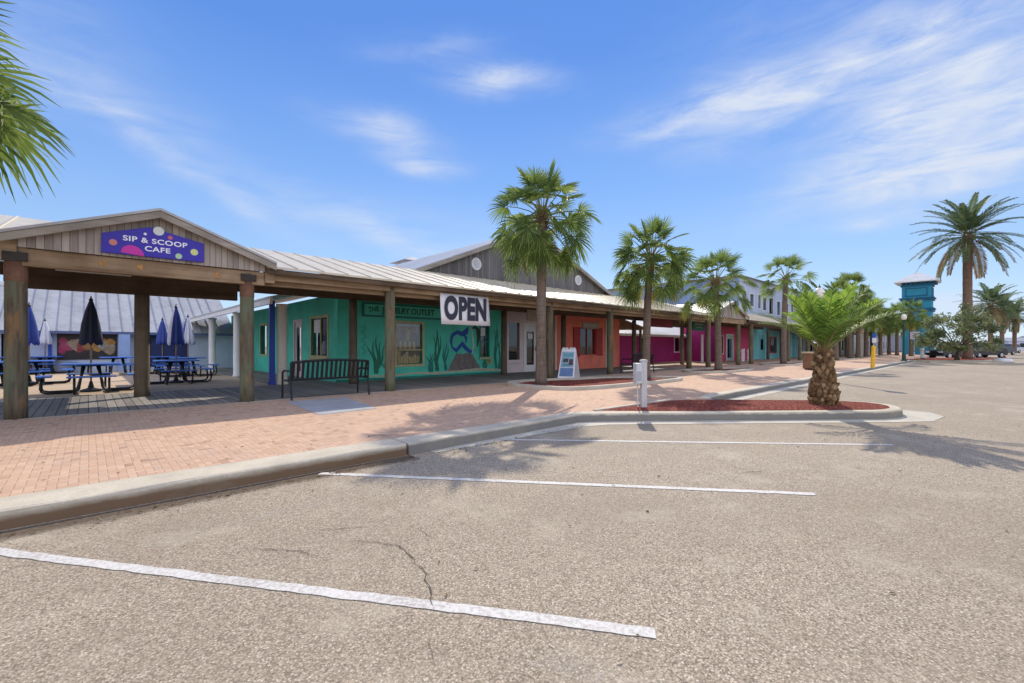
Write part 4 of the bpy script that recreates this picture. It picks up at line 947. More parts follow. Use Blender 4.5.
# hanging tan board before the white front
TH2=14.3; a_,b_=s_at(527,TH2),s_at(536.5,TH2)
hsn=thing('hanging_sign','plain tan board hung above the white shop door left of the first palm','sign',((a_+b_)/2,TH2,2.4))
mb=MB(); mb.box(a_,b_,TH2-.03,TH2+.03,2.55,3.05); mb.build('board',m_tan,hsn)
mb=MB(); 
for x in (a_+.1,b_-.1): mb.tube([(x,TH2,3.0),(x,TH2,zr(TH2)-.08)],.012,6)
mb.build('hanger',m_bracket,hsn)
# A-frame sign
s0,t0=st_uY(569,16.9)
af=thing('sidewalk_sign','white folding pavement sign with blue poster beside the first palm bed','A-frame sign',(s0,t0,.2))
mb=MB()
def panel(mb,x0,x1,xt0,xt1,y0,yt):  # leaning slab
    pass
H_=1.08; wd=.62; af.rotation_euler=(0,0,TH-R(67))
for nm,yb,yt,mt in (('front_panel',-.42,-.03,m_swhite),('back_panel',.42,.03,m_swhite)):
    mb=MB(); dy=.03 if yb<0 else -.03
    o=[(s0-wd/2,t0+yb,.2),(s0+wd/2,t0+yb,.2),(s0+wd/2*.86,t0+yt,.2+H_),(s0-wd/2*.86,t0+yt,.2+H_)]
    mb.prism(o,(0,dy,0)); mb.build(nm,mt,af)
mb=MB()
def onp(a,b): # a -1..1 across, b 0..1 up; front panel surface
    return (s0+a*wd/2*(1-.14*b),t0-.42+.39*b-.006,.2+H_*b)
for (a0,a1,b0,b1),c_m in (((-.85,.85,.08,.36),(.12,.22,.42)),((-.85,.85,.38,.92),(.30,.42,.55)),((-.6,.1,.55,.68),(.05,.07,.07)),((.2,.75,.45,.66),(.09,.05,.06)),((-.7,.7,.74,.86),(.14,.36,.42)),((-.6,.2,.42,.5),(.1,.3,.32))):
    mb=MB(); k=.001 if c_m[0]>.25 else .003
    mb.add([tuple(Vector(onp(a,b))+Vector((0,-k,0))) for a,b in ((a0,b0),(a1,b0),(a1,b1),(a0,b1))],[(0,1,2,3)]); mb.build('poster',M('poster_%.2f'%c_m[0],c_m,.5,.2,5),af)
mb=MB()
for x in (-.2,-.08,.08,.2): mb.box(s0+x-.04,s0+x+.04,t0-.05,t0+.05,.2+H_,.2+H_+.06)
mb.build('handle',m_swhite,af)
# ---------------------------------------------------------------- BENCHES
def bench(label,s0,s1,t0,slatmat=m_black):
    """back towards the car park (low t), seat facing the shops"""
    o=thing('bench',label,'bench',((s0+s1)/2,t0+.35,.155),'black metal slatted benches')
    zb=.155; L=s1-s0
    mb=MB(); n=17
    top=lambda x: zb+.86+.05*math.sin(math.pi*(x-s0)/L)
    mb.tube([(s0+L*q/12,t0+.02,top(s0+L*q/12)) for q in range(13)],.03,8)
    mb.tube([(s0,t0+.10,zb+.47),(s1,t0+.10,zb+.47)],.02,8)
    for q in range(n):
        x=s0+L*(q+.5)/n; mb.bar((x,t0+.10,zb+.48),(x,t0+.02,top(x)-.01),.058,.014,(0,1,0))
    mb.build('backrest',slatmat,o)
    mb=MB()
    for q in range(7): mb.box(s0,s1,t0+.13+q*.072,t0+.18+q*.072,zb+.43-.012*math.sin(q/6*math.pi),zb+.445-.012*math.sin(q/6*math.pi))
    mb.build('seat',slatmat,o)
    for x in (s0,s1):
        mb=MB(); mb.tube([(x,t0-.02,zb),(x,t0+.05,zb+.45),(x,t0+.02,top(x))],.025,8); mb.build('leg',slatmat,o)
        mb=MB(); mb.tube([(x,t0+.66,zb),(x,t0+.64,zb+.62)],.025,8); mb.build('leg',slatmat,o)
        mb=MB(); mb.tube([(x,t0+.02,zb+.66),(x,t0+.2,zb+.665),(x,t0+.55,zb+.66),(x,t0+.66,zb+.60)],.024,8); mb.tube([(x,t0+.05,zb+.43),(x,t0+.64,zb+.43)],.02,8); mb.build('armrest',slatmat,o)
    return o
bench('black slatted metal bench on the boardwalk edge by the pale concrete slab',3.38,5.25,10.95)
bench('distant black slatted bench beside the second palm trunk under the red sign',17.5,19.2,10.75)
# ---------------------------------------------------------------- PICNIC TABLES + UMBRELLAS
m_tblue=M('blue_coated_steel',(.035,.14,.50),.38,.15,5,0,.25,(1,1,1),.004,.5)
def picnic_table(label,loc,rot):
    o=local_thing('picnic_table',label,'picnic table',loc,rot,'blue picnic tables in the courtyard')
    mb=MB(); h=.59; pts=[]
    for cx_,cy_ in ((1,1),(-1,1),(-1,-1),(1,-1)):
        a0=math.atan2(cy_,cx_)
        for q in range(5):
            a=a0-math.pi/4+q*math.pi/8; pts.append((cx_*(h-.12)+.12*math.cos(a),cy_*(h-.12)+.12*math.sin(a)))
    mb.pz(pts,.735,.77); mb.build('tabletop',m_tblue,o,bevel=.008)
    for k in range(4):
        Rm=Matrix.Rotation(k*math.pi/2,3,'Z')
        mb=MB(); mb.box(-.48,.48,.74,1.04,.43,.462); mb.v=[Rm@v for v in mb.v]; mb.build('seat',m_tblue,o,bevel=.012)
        for sx_ in (-.33,.33):
            mb=MB(); P=[(sx_*.5,.12,.72),(sx_*.6,.2,.4),(sx_*.8,.24,.1),(sx_*.9,.32,.03),(sx_,.5,.025),(sx_,.82,.025),(sx_,.92,.06),(sx_,.95,.14),(sx_,.93,.42)]
            mb.tube(P,.026,8); mb.v=[Rm@v for v in mb.v]; mb.build('leg',m_black,o,smooth=True)
    mb=MB(); mb.box(-.3,.3,-.03,.03,.69,.734); mb.box(-.03,.03,-.3,-.031,.69,.734);mb.box(-.03,.03,.031,.3,.69,.734); mb.build('frame',m_black,o)
    return o
def umbrella(label,loc,cmat,h=2.55,zb=1.35,r=.2,rot=0.,group='closed courtyard umbrellas'):
    o=local_thing('closed_umbrella',label,'umbrella',loc,rot,group)
    mb=MB(); mb.tube([(0,0,.02),(0,0,h-.02)],.022,10); mb.build('pole',M('umbrella_pole',(.25,.16,.10),.5,.3,8),o)
    mb=MB(); n=32; prof=[(.03,h-.06),(.05,h-.12),(r*.5,h-.35),(r*.78,h-.7),(r*.98,zb+.12),(r*1.02,zb),(r*.8,zb-.06)]
    vs=[];
    for ri,(rr,zz) in enumerate(prof):
        for q in range(n):
            a=2*math.pi*q/n; f=1+.22*math.cos(8*a)*min(1,rr/.12)+.04*math.sin(3*a+ri)
            vs.append((rr*f*math.cos(a),rr*f*math.sin(a),zz-(.05*math.cos(8*a) if ri>=5 else 0)))
    m_=len(prof)
    mb.add(vs,[(i*n+q,i*n+(q+1)%n,(i+1)*n+(q+1)%n,(i+1)*n+q) for i in range(m_-1) for q in range(n)])
    if isinstance(cmat,tuple):
        mb.mi=[(1 if ((q%n)//4)%4==1 else 0) for i in range(m_-1) for q in range(n)]; mb.build('canopy',list(cmat),o,smooth=True)
    else: mb.build('canopy',cmat,o,smooth=True)
    mb=MB(); mb.lathe([(.045,h-.07),(.05,h-.04),(.02,h),(.012,h+.06)],(0,0,0),12); mb.build('finial',m_black,o)
    mb=MB(); mb.lathe([(.06,.0),(.22,.0),(.22,.05),(.07,.1),(.03,.28)],(0,0,.0),18); mb.build('base',m_black,o)
    return o
m_unavy=M('navy_canvas',(.030,.036,.065),.85,.25,5,0,.5); m_ublue=M('blue_canvas',(.045,.075,.29),.85,.2,5,0,.5); m_uwhite=M('white_canvas',(.62,.63,.68),.85,.12,5,0,.5)
def uY(u,Y,zz=.157): return ((u-CX)/F*Y,Y,zz)
rt=TH
tabs=[(91,12.3,.02,'nearest blue picnic table, with the dark navy umbrella through it',(m_unavy,2.55,'closed dark navy umbrella on the nearest blue picnic table')),
      (29,14.6,.05,'blue picnic table just right of the leftmost timber post, under a blue and white umbrella',((m_ublue,m_uwhite),2.6,'closed blue and white umbrella just right of the leftmost timber post')),
      (45,20.5,-.05,'far blue picnic table under the pale striped umbrella left of the food poster',((m_uwhite,m_ublue),2.45,'closed pale striped umbrella left of the food poster')),
      (176,15.2,.0,'blue picnic table between the two middle timber posts with the tall blue umbrella',((m_ublue,m_uwhite),2.6,'tall closed blue umbrella with white panel between the middle and right posts')),
      (162.5,20.5,.06,'blue picnic table behind, under the plain blue umbrella right of the middle post',(m_ublue,2.5,'smaller plain blue closed umbrella right of the middle timber post')),
      (188,18.6,-.04,'blue picnic table by the white porch columns under a pale umbrella',((m_uwhite,m_ublue),2.5,'closed pale blue white umbrella nearest the white porch columns')),
      (118,19.5,.03,'blue picnic table without umbrella in front of the food poster',None),
      (-8,13.5,.0,'blue picnic table cut by the left edge of the photo',None),
      (10,19.5,.1,'far blue picnic table behind the leftmost timber post',None)]
for u,Y,rr,lb,um in tabs:
    picnic_table(lb,uY(u,Y),rt+rr)
    if um: umbrella(um[2],uY(u,Y),um[0],um[1],1.36 if Y<17 else 1.4,.2,rr)
# blue board by the porch column
s0,t0=st_uY(272,14.45); mb=MB(); mb.box(s0-.08,s0+.08,t0-.05,t0+.05,.157,2.85); mb.box(s0-.1,s0+.1,t0-.07,t0+.07,.157,.25)
single(mb,'blue_post',M('deep_blue_paint',(.018,.05,.33),.5,.15,3),'flat deep blue post standing left of the cream porch column','post',(s0,t0,.157),bevel=.01)
# ---------------------------------------------------------------- STREET FURNITURE
s0,t0=st_uY(643.5,8.93)
pd=thing('utility_pedestal','white square post with grey electric box at the tip of the red mulch','utility post',(s0,t0,.16))
pd.rotation_euler=(0,0,.08); ORG[pd.name]=(0,0,0)
mb=MB(); mb.box(-.055,.055,-.055,.055,0,.93); mb.box(-.064,.064,-.064,.064,.93,.955); mb.pz([(-.05,-.05),(.05,-.05),(.05,.05),(-.05,.05)],.955,.975); mb.build('post',M('white_vinyl',(.50,.48,.475),.5,.08,3,0,.08,(1,1,1),.01,.4,.35),pd,bevel=.006)
mb=MB(); mb.box(-.18,-.056,-.10,.10,.50,.90); mb.build('electric_box',m_ltgrey,pd,bevel=.012)
mb=MB(); mb.box(-.17,-.08,-.108,-.1001,.56,.74); mb.build('cover',M('grey_cover',(.35,.36,.37),.5,.1,4),pd)
mb=MB(); mb.tube([(-.12,.0,.5),(-.12,.0,.02)],.014,8); mb.build('conduit',m_ltgrey,pd)
# litter bin
bx_,by_,_=uY(816,23.6); bn=local_thing('litter_bin','brown square litter bin with tan lid on the pavement left of the young palm','litter bin',(bx_,by_,.155),.25)
mb=MB(); mb.prism([(-.42,-.42,.06),(.42,-.42,.06),(.42,.42,.06),(-.42,.42,.06)],(0,0,.78)); mb.build('body',M('bin_brown',(.25,.14,.075),.7,.25,4,0,.2),bn,bevel=.02)
mb=MB(); mb.box(-.47,.47,-.47,.47,.842,.93); mb.build('lid',M('bin_lid',(.46,.36,.22),.6,.15,4),bn,bevel=.02)
mb=MB(); mb.box(-.2,.2,-.43,-.421,.62,.76); mb.build('flap',m_dark,bn)
mb=MB(); mb.box(-.36,.36,-.36,.36,0,.0599); mb.build('base',m_black,bn)
# yellow sleeve post
X,Y,_=uY(872.5,25.7); yb=local_thing('sign_post','yellow sleeved post topped by a narrow blue and white sign at the kerb','sign post',(X,Y,.15),.5); yb.rotation_euler=(0,.09,.5)
mb=MB(); mb.tube([(0,0,0),(.03,0,1.2)],.1,14); mb.lathe([(.105,0),(.08,.05),(.02,.075)],(.03,0,1.2),14); mb.build('sleeve',M('safety_yellow',(.75,.42,.015),.5,.15,4,0,.1,(1,1,1),.01,.4,.25),yb)
mb=MB(); mb.tube([(.03,0,1.25),(.05,0,2.0)],.025,8); mb.build('pole',m_ltgrey,yb)
mb=MB(); mb.box(.0,.1,-.08,.08,1.45,1.72); mb.build('white_plate',m_white,yb)
mb=MB(); mb.box(.0,.1,-.08,.08,1.721,2.0); mb.build('blue_plate',m_blue,yb)
# lamps
def lamp(label,loc,h):
    o=local_thing('street_lamp',label,'street lamp',loc,0,'globe street lamps along the kerb')
    mb=MB(); mb.lathe([(.2,0),(.2,.08),(.14,.14),(.13,.5),(.09,.6),(.06,.75),(.055,h-.55),(.08,h-.5),(.05,h-.45),(.1,h-.38),(.12,h-.34)],(0,0,0),16); mb.build('post',M('lamp_green',(.02,.045,.04),.45,.2,5),o,smooth=False)
    mb=MB(); mb.lathe([(.10,h-.34),(.17,h-.25),(.2,h-.1),(.18,h+.03),(.12,h+.12),(.04,h+.18)],(0,0,0),20); mb.build('globe',M('globe_glass',(.80,.76,.62),.3,.03,3),o,smooth=True)
    mb=MB(); mb.lathe([(.05,h+.175),(.045,h+.21),(.012,h+.26),(.01,h+.32)],(0,0,0),12); mb.build('finial',M('lamp_green',(.02,.045,.04)),o)
    return o
X,Y,_=uY(819.5,18.3); lamp('globe street lamp mostly hidden behind the young palm, white globe among its fronds',(X,Y,.15),3.45)
X,Y,_=uY(904,37.5); lamp('globe street lamp on a dark post in front of the teal tower',(X,Y,.15),3.75)
# green/white notice sign behind the palm
X,Y,_=uY(818,24.5); ns=local_thing('street_sign','green and white sign on a thin pole behind the young palm crown','street sign',(X,Y,.15),.0)
mb=MB(); mb.tube([(0,.03,0),(0,.03,2.3)],.025,8); mb.build('pole',m_ltgrey,ns)
mb=MB(); mb.box(-.34,.36,-.02,.0,1.4,2.02); mb.build('white_panel',M('sign_white',(.82,.82,.84)),ns,bevel=.004)
mb=MB(); mb.box(-.34,.30,-.02,.0,2.03,2.42); mb.build('green_panel',M('road_green',(.01,.22,.09),.5,.1,3),ns,bevel=.004)
mb=MB()
for a,b,c,d in ((-.28,.28,1.93,1.96),(-.25,.05,1.78,1.84),(-.22,.28,1.47,1.53)): mb.box(a,b,-.024,-.0201,c,d)
mb.build('print',m_dark,ns)
X,Y,_=uY(914.5,46); ns=local_thing('street_sign','pale grey sign panel on a pole left of the bushy tree','street sign',(X,Y,.15),.0)
mb=MB(); mb.tube([(0,.03,0),(0,.03,2.0)],.04,8); mb.build('pole',m_ltgrey,ns)
mb=MB(); mb.box(-.45,.5,-.02,.0,1.95,2.7); mb.build('panel',M('grey_panel',(.5,.5,.52),.5,.1,3),ns)
mb=MB()
for a,b,c,d in ((-.35,.4,2.5,2.58),(-.3,.2,2.3,2.36),(-.35,.4,2.1,2.16)): mb.box(a,b,-.024,-.0201,c,d)
mb.build('print',M('grey_print',(.2,.2,.22),.6,.1,3),ns)
X,Y,_=uY(922.3,43); hy=local_thing('bollard','short pale bollard with dark foot left of the bushy tree','bollard',(X,Y,.15))
mb=MB(); mb.lathe([(.14,.12),(.13,.85),(.16,.88),(.15,.95),(.05,1.0)],(0,0,0),14); mb.build('body',m_white,hy)
mb=MB(); mb.lathe([(.22,0),(.22,.06),(.16,.119)],(0,0,0),14); mb.build('foot',m_black,hy)
X,Y,_=uY(1003,38.6); kn=local_thing('kerb_nose','white painted kerb nose at the right end of the far planted island','kerb end',(X,Y,0))
mb=MB(); mb.lathe([(.62,0),(.6,.2),(.5,.3),(.2,.36)],(0,0,0),20); 
kn_=mb.build('nose',m_white,kn,smooth=True)
mb=MB(); mb.lathe([(.07,.36),(.07,.5),(.02,.55)],(.05,-.1,0),10); mb.build('reflector',m_darkred,kn)
# ---------------------------------------------------------------- CARS
def car(label,loc,rot,col,kind='suv',group='cars parked at the far end of the lot'):
    o=local_thing('parked_car',label,'car',loc,rot,group)
    L,Wd=(4.7,1.85); zb=.32; belt=1.0 if kind!='suv' else 1.1; top={'suv':1.75,'sedan':1.45,'pickup':1.8}[kind]
    prof=[(-L/2,zb+.1),(-L/2,belt-.12),(-L/2+.25,belt-.02),(-L/2+.95,belt),(L/2-.5,belt+.02),(L/2-.05,belt-.05),(L/2,zb+.12),(L/2-.2,zb),(-L/2+.2,zb)]
    mb=MB(); mb.prism([(x,-Wd/2,z_) for x,z_ in prof],(0,Wd,0)); 
    mb.build('body',M('car_paint_%.2f'%col[0],col,.25,.05,2,.2,.0,(1,1,1),.01,.6),o,bevel=.06)
    a,b={'suv':(-L/2+.95,L/2-.15),'sedan':(-L/2+1.2,L/2-.75),'pickup':(-L/2+1.2,L/2-1.9)}[kind]
    mb=MB(); i_=.16
    lo=[(a,-Wd/2+.03,belt),(b,-Wd/2+.03,belt),(b,Wd/2-.03,belt),(a,Wd/2-.03,belt)]; hi=[(a+.75,-Wd/2+i_,top),(b-.3,-Wd/2+i_,top),(b-.3,Wd/2-i_,top),(a+.75,Wd/2-i_,top)]
    mb.add(lo+hi,[(0,1,2,3),(4,5,6,7),(0,1,5,4),(1,2,6,5),(2,3,7,6),(3,0,4,7)]); mb.build('windows',M('car_glass',(.015,.018,.022),.08,.1,2),o,bevel=.03)
    mb=MB(); mb.box(a+.72,b-.27,-Wd/2+i_-.02,Wd/2-i_+.02,top-.01,top+.05); mb.build('roof',M('car_paint_%.2f'%col[0],col),o,bevel=.02)
    for x in (-L/2+.85,L/2-.9):
        for sy in (-1,1):
            mb=MB(); y=sy*(Wd/2-.1); mb.tube([(x,y-.11,.34),(x,y+.11,.34)],.34,20); w=mb.build('wheel',M('tyre',(.012,.012,.012),.85,.2,5),o)
            mb=MB(); y2=y+sy*.115; mb.tube([(x,y2-.01,.34),(x,y2+.01,.34)],.21,16); mb.build('rim',M('alloy',(.45,.45,.46),.35,.1,5,.7),w)
    for sy in (-1,1):
        mb=MB(); mb.box(-L/2-.015,-L/2+.02,sy*.68-.2,sy*.68+.2,belt-.33,belt-.18); mb.build('headlight',m_swhite,o,bevel=.01)
        mb=MB(); mb.box(L/2-.03,L/2+.012,sy*.75-.12,sy*.75+.12,belt-.35,belt-.1); mb.build('tail_light',m_darkred,o,bevel=.01)
    mb=MB(); mb.box(-L/2-.012,-L/2+.02,-.4,.4,zb+.16,zb+.34); mb.build('grille',m_black,o)
    return o
def cc(u,Y): return ((u-CX)/F*Y,Y,0)
car('black pickup truck left of the shrub trunk at the far end of the lot',cc(952,50),.15,(.012,.013,.016),'pickup')
car('dark navy SUV just right of the big date palm trunk, with visible wheels',cc(982,54),.1,(.014,.022,.045),'suv')
car('dark grey sedan beyond the navy SUV, nearest the thin right palms',cc(1000,72),.3,(.05,.052,.06),'sedan')
car('white SUV farthest to the right at the end of the lot',cc(1009,92),.3,(.6,.6,.61),'suv')
# ---------------------------------------------------------------- PALMS
m_sab=leaf('sabal_leaf',(.058,.098,.026),(.15,.205,.055),.42,.4); m_saby=leaf('sabal_old_leaf',(.12,.13,.03),(.21,.20,.06),.42,.5)
m_date=leaf('date_leaf',(.05,.085,.040),(.105,.14,.065),.30,.4); m_datey=leaf('date_old_leaf',(.15,.12,.06),(.24,.18,.09),.3,.5)
m_young=leaf('young_palm_leaf',(.06,.12,.022),(.165,.25,.05),.48,.38); m_pet=M('petiole',(.20,.19,.06),.5,.3,6)
m_bark=bark('palm_bark',(.085,.062,.045),(.25,.19,.145)); m_bark2=bark('date_bark',(.12,.075,.05),(.30,.20,.14),9.); m_boot=bark('palm_boots',(.10,.06,.03),(.34,.23,.12),4.)
UPV=Vector((0,0,1))
def fan(mb,rng,base,az,el,pl,Rr,nb=30,droop=.35,mi=0,tilt=.6):
    d0=Vector((math.cos(az)*math.cos(el),math.sin(az)*math.cos(el),math.sin(el)))
    sag=pl*(.22+.1*rng.random())*math.cos(el)
    pts=[base+d0*pl*t+Vector((0,0,-sag*t*t)) for t in (0,.35,.7,1.)]
    mb.cur=2; mb.tube(pts,[.022,.016,.013,.010],4)
    mb.cur=mi
    fw=(pts[3]-pts[2]).normalized(); sd=fw.cross(UPV)
    if sd.length<.1: sd=Vector((math.sin(az),-math.cos(az),0))
    sd.normalize(); rl=rng.uniform(-.9,.9); up=sd.cross(fw); ti=tilt*rng.uniform(.5,1.3); fw,up=fw*math.cos(ti)-up*math.sin(ti),up*math.cos(ti)+fw*math.sin(ti); sd,up=sd*math.cos(rl)+up*math.sin(rl),up*math.cos(rl)-sd*math.sin(rl)
    hub=pts[3]; spread=R(118)
    for i in range(nb):
        a=-spread+2*spread*i/(nb-1)+rng.uniform(-.02,.02); ca,sa=math.cos(a),math.sin(a)
        dr=(fw*ca+sd*sa); L=Rr*(.66+.34*math.cos(a*.75))*rng.uniform(.9,1.06)
        cw=(sd*ca-fw*sa); tw=(.65 if i%2 else -.65); cw=cw*math.cos(tw)+up*math.sin(tw)
        w=Rr*.032
        org=hub+fw*(.06*Rr*max(0,ca))
        lift=.10*abs(sa)
        dd=droop*rng.uniform(.6,1.4)
        vs=[]
        for t,ww in ((.04,.25),(.42,1.),(.72,.75),(1.,.06)):
            p=org+dr*(L*t)+up*(L*lift*t)+Vector((0,0,-dd*L*t*t*t))+fw*(-.0)
            vs+=[p-cw*w*ww,p+cw*w*ww]
        mb.add(vs,[(0,1,3,2),(2,3,5,4),(4,5,7,6)])
def sabal_crown(seed,nl=30,Rr=.82,pl=.85,lo=-48,old=True,ts=1.):
    rng=random.Random(seed); mb=MB(); ga=2.39996
    for i in range(nl):
        f=(i+.5)/nl; el=R(84-(84-lo)*f**.85+rng.uniform(-9,9)); az=i*ga+rng.uniform(-.25,.25)
        base=Vector((.09*math.cos(az),.09*math.sin(az),.12-.5*f))
        fan(mb,rng,base,az,el,pl*rng.uniform(.7,1.15)*(.95+.15*min(1,f*2)),Rr*rng.uniform(.85,1.1),32,.10+.24*f,1 if (old and f>.88 and rng.random()<.4) else 0,(.12+.55*f)*ts)
    return mb
def palm_trunk(seed,h,r0,r1,lean=(0,0),flare=1.25):
    rng=random.Random(seed); mb=MB(); n=26; pts=[];rad=[]
    for i in range(n+1):
        f=i/n; pts.append((lean[0]*f*f,lean[1]*f*f,h*f)); rad.append((r0+(r1-r0)*f)*(1+(flare-1)*math.exp(-f*14))*(1+rng.uniform(-.03,.03)))
    mb.tube(pts,rad,14); return mb
def boots(seed,h,r,length=.7,n=26,lean=(0,0)):
    rng=random.Random(seed); mb=MB()
    for i in range(n):
        f=i/n; az=i*2.39996; zz=h-length+length*1.05*f; d=Vector((math.cos(az),math.sin(az),0)); sd=Vector((-d.y,d.x,0))
        c=Vector((lean[0],lean[1],zz)); l_=rng.uniform(.14,.26)
        a=c+d*(r*.8)-sd*.07; b=c+d*(r*.8)+sd*.07; e=c+d*(r+.10)+UPV*l_+sd*.025; g_=c+d*(r+.10)+UPV*l_-sd*.025
        a2,b2,e2,g2=[q-d*.04-UPV*.02 for q in (a,b,e,g_)]
        mb.add([a,b,e,g_,a2,b2,e2,g2],[(0,1,2,3),(7,6,5,4),(0,3,7,4),(1,5,6,2),(2,6,7,3)])
    return mb
def sabal(label,s,t,h,r0,r1,seed,lean=(0,0),Rr=.82,pl=.85,nl=30,lo=-48,loc=None,group='sabal palms along the walkway',old=True,ts=1.):
    X=W(s,t,.17) if loc is None else Vector(loc)
    o=local_thing('palm_tree',label,'palm tree',X,0,group)
    palm_trunk(seed,h,r0,r1,lean).build('trunk',m_bark,o,smooth=True)
    boots(seed,h,r1,.55,24,lean).build('leaf_bases',m_boot,o)
    c=sabal_crown(seed,nl,Rr,pl,lo,old,ts).build('crown',[m_sab,m_saby,m_pet],o); c.location=(lean[0],lean[1],h)
    return o
def st_px(u,v,z=.16):
    Y=F*(CAMH-z)/(v-HZ); return st_uY(u,Y)
s1_,t1_=st_px(541,385.5); sabal('tall fan palm in the kerbed red mulch bed beside the OPEN banner',s1_,t1_,5.4,.165,.14,11,(.05,.05),.70,.98,60,-48)
s1_,t1_=st_uY(646,16.6); sabal('fan palm with round even crown in front of the red hanging sign',s1_,t1_,4.5,.145,.125,12,(.14,-.08),.63,.90,60,-40)
s1_,t1_=st_uY(718.5,22.3); p3_=sabal('fan palm with drooping crown left of the small gable',s1_,t1_,4.45,.17,.14,13,(-.12,.1),.68,1.12,46,-36)
s1_,t1_=st_uY(783.5,30.6); sabal('thin crowned fan palm right of the small gable before the pale teal front',s1_,t1_,5.9,.18,.15,14,(.2,.05),.68,1.15,30,-22)
sabal('near fan palm cut by the left photo edge, only frond tips showing',-2.12,9.75,4.9,.2,.17,19,(0,0),.86,1.0,44,-8,old=False,ts=.45)
far=[(850,44,6.9,'full green fan palm behind the young palm crown'),(866,50,4.9,'fan palm with brown trunk right of the orange porch gable'),(880.5,55,4.5,'fan palm between the yellow post and the lamp'),(889,61,4.6,'slim fan palm just left of the dark lamp post'),(911,55,5.2,'sunlit round fan palm in front of the teal tower'),(836,40,5.6,'fan palm just right of the thin crowned one, half behind the young palm'),(858,46,5.3,'fan palm between the full green one and the orange porch gable'),(873,57,5.6,'fan palm close behind the yellow sleeved post'),(897,60,5.4,'fan palm between the slim one and the lamp globe')]
src=[]
for i,(u,Y,h_,lb) in enumerate(far):
    sabal(lb,0,0,h_,.2,.17,31+i,(0,0),.80,1.15,44,-42,loc=cc(u,Y)[:2]+(.15,))
# pinnate palms
def frond(mb,rng,base,az,el,L,npair,ll,droop,mi=0,lift=.5,wid=.022,kink=0.):
    m=10; p=Vector(base); e=el; pts=[p.copy()]; tang=[]
    for k in range(m):
        f=k/m; e=el-droop*(f**1.3); d=Vector((math.cos(az)*math.cos(e),math.sin(az)*math.cos(e),math.sin(e))); tang.append(d); p=p+d*L/m; pts.append(p.copy())
    tang.append(tang[-1])
    mb.cur=2; mb.tube(pts[::2],[.028,.02,.015,.010,.007,.004][:len(pts[::2])],4); mb.cur=mi
    for i in range(npair):
        f=.16+.83*i/(npair-1); x=f*m; k=min(m-1,int(x)); q=pts[k].lerp(pts[k+1],x-k); d=tang[k]
        sd=d.cross(UPV); 
        if sd.length<.05: sd=Vector((-math.sin(az),math.cos(az),0))
        sd.normalize(); up=sd.cross(d)
        l_=ll*(.45+.55*math.sin(math.pi*min(1,(f*1.02))**.8))*rng.uniform(.85,1.1)
        fwd=R(38+22*(1-f)) 
        for sg_ in (-1,1):
            lf=lift*rng.uniform(.5,1.3)
            v=(d*math.cos(fwd)+sd*sg_*math.sin(fwd)+up*lf*.55).normalized()
            cw=v.cross(up).normalized()*wid
            a=q; b=q+v*l_*.55+Vector((0,0,-.03*l_)); c=q+v*l_+Vector((0,0,-.22*l_*rng.uniform(.4,1.5)))
            mb.add([a-cw*.5,a+cw*.5,b+cw,b-cw,c],[(0,1,2,3),(3,2,4)])
def date_palm(label,loc,h,r,seed,L=4.2,nf=58,npair=34,group='tall date palms at the far end',ll=.62,wid=.045):
    rng=random.Random(seed); o=local_thing('date_palm',label,'palm tree',loc,0,group)
    palm_trunk(seed,h,r*1.05,r,(0,0),1.2).build('trunk',m_bark2,o,smooth=True)
    boots(seed,h+.25,r*1.15,1.1,40).build('leaf_bases',m_boot,o)
    mb=MB()
    for i in range(nf):
        f=(i+.5)/nf; el=R(88-132*f**.95+rng.uniform(-6,6)); az=i*2.39996+rng.uniform(-.2,.2)
        frond(mb,rng,(.15*math.cos(az),.15*math.sin(az),.3-.5*f),az,el,L*rng.uniform(.85,1.08)*(.8+.2*min(1,f*3)),npair,ll,R(38+22*rng.random()),1 if f>.86 else 0,.5,wid)
    c=mb.build('crown',[m_date,m_datey,m_pet],o); c.location=(0,0,h); return o
date_palm('tallest date palm with wide feathery crown behind the bushy tree',cc(967.5,42)[:2]+(.1,),11.6,.33,41,4.5,66,36)
date_palm('mid height date palm right of the tallest one',cc(990.5,72)[:2]+(0,),8.0,.3,42,4.4,46,22,ll=.8,wid=.07)
date_palm('date palm overlapping behind the mid height one, trunk just right of it',cc(1002,84)[:2]+(0,),8.2,.3,43,4.2,42,20,ll=.8,wid=.075)
date_palm('shortest date palm nearest the right edge of the photo',cc(1014.5,88)[:2]+(0,),7.2,.3,44,4.2,42,20,ll=.8,wid=.075)
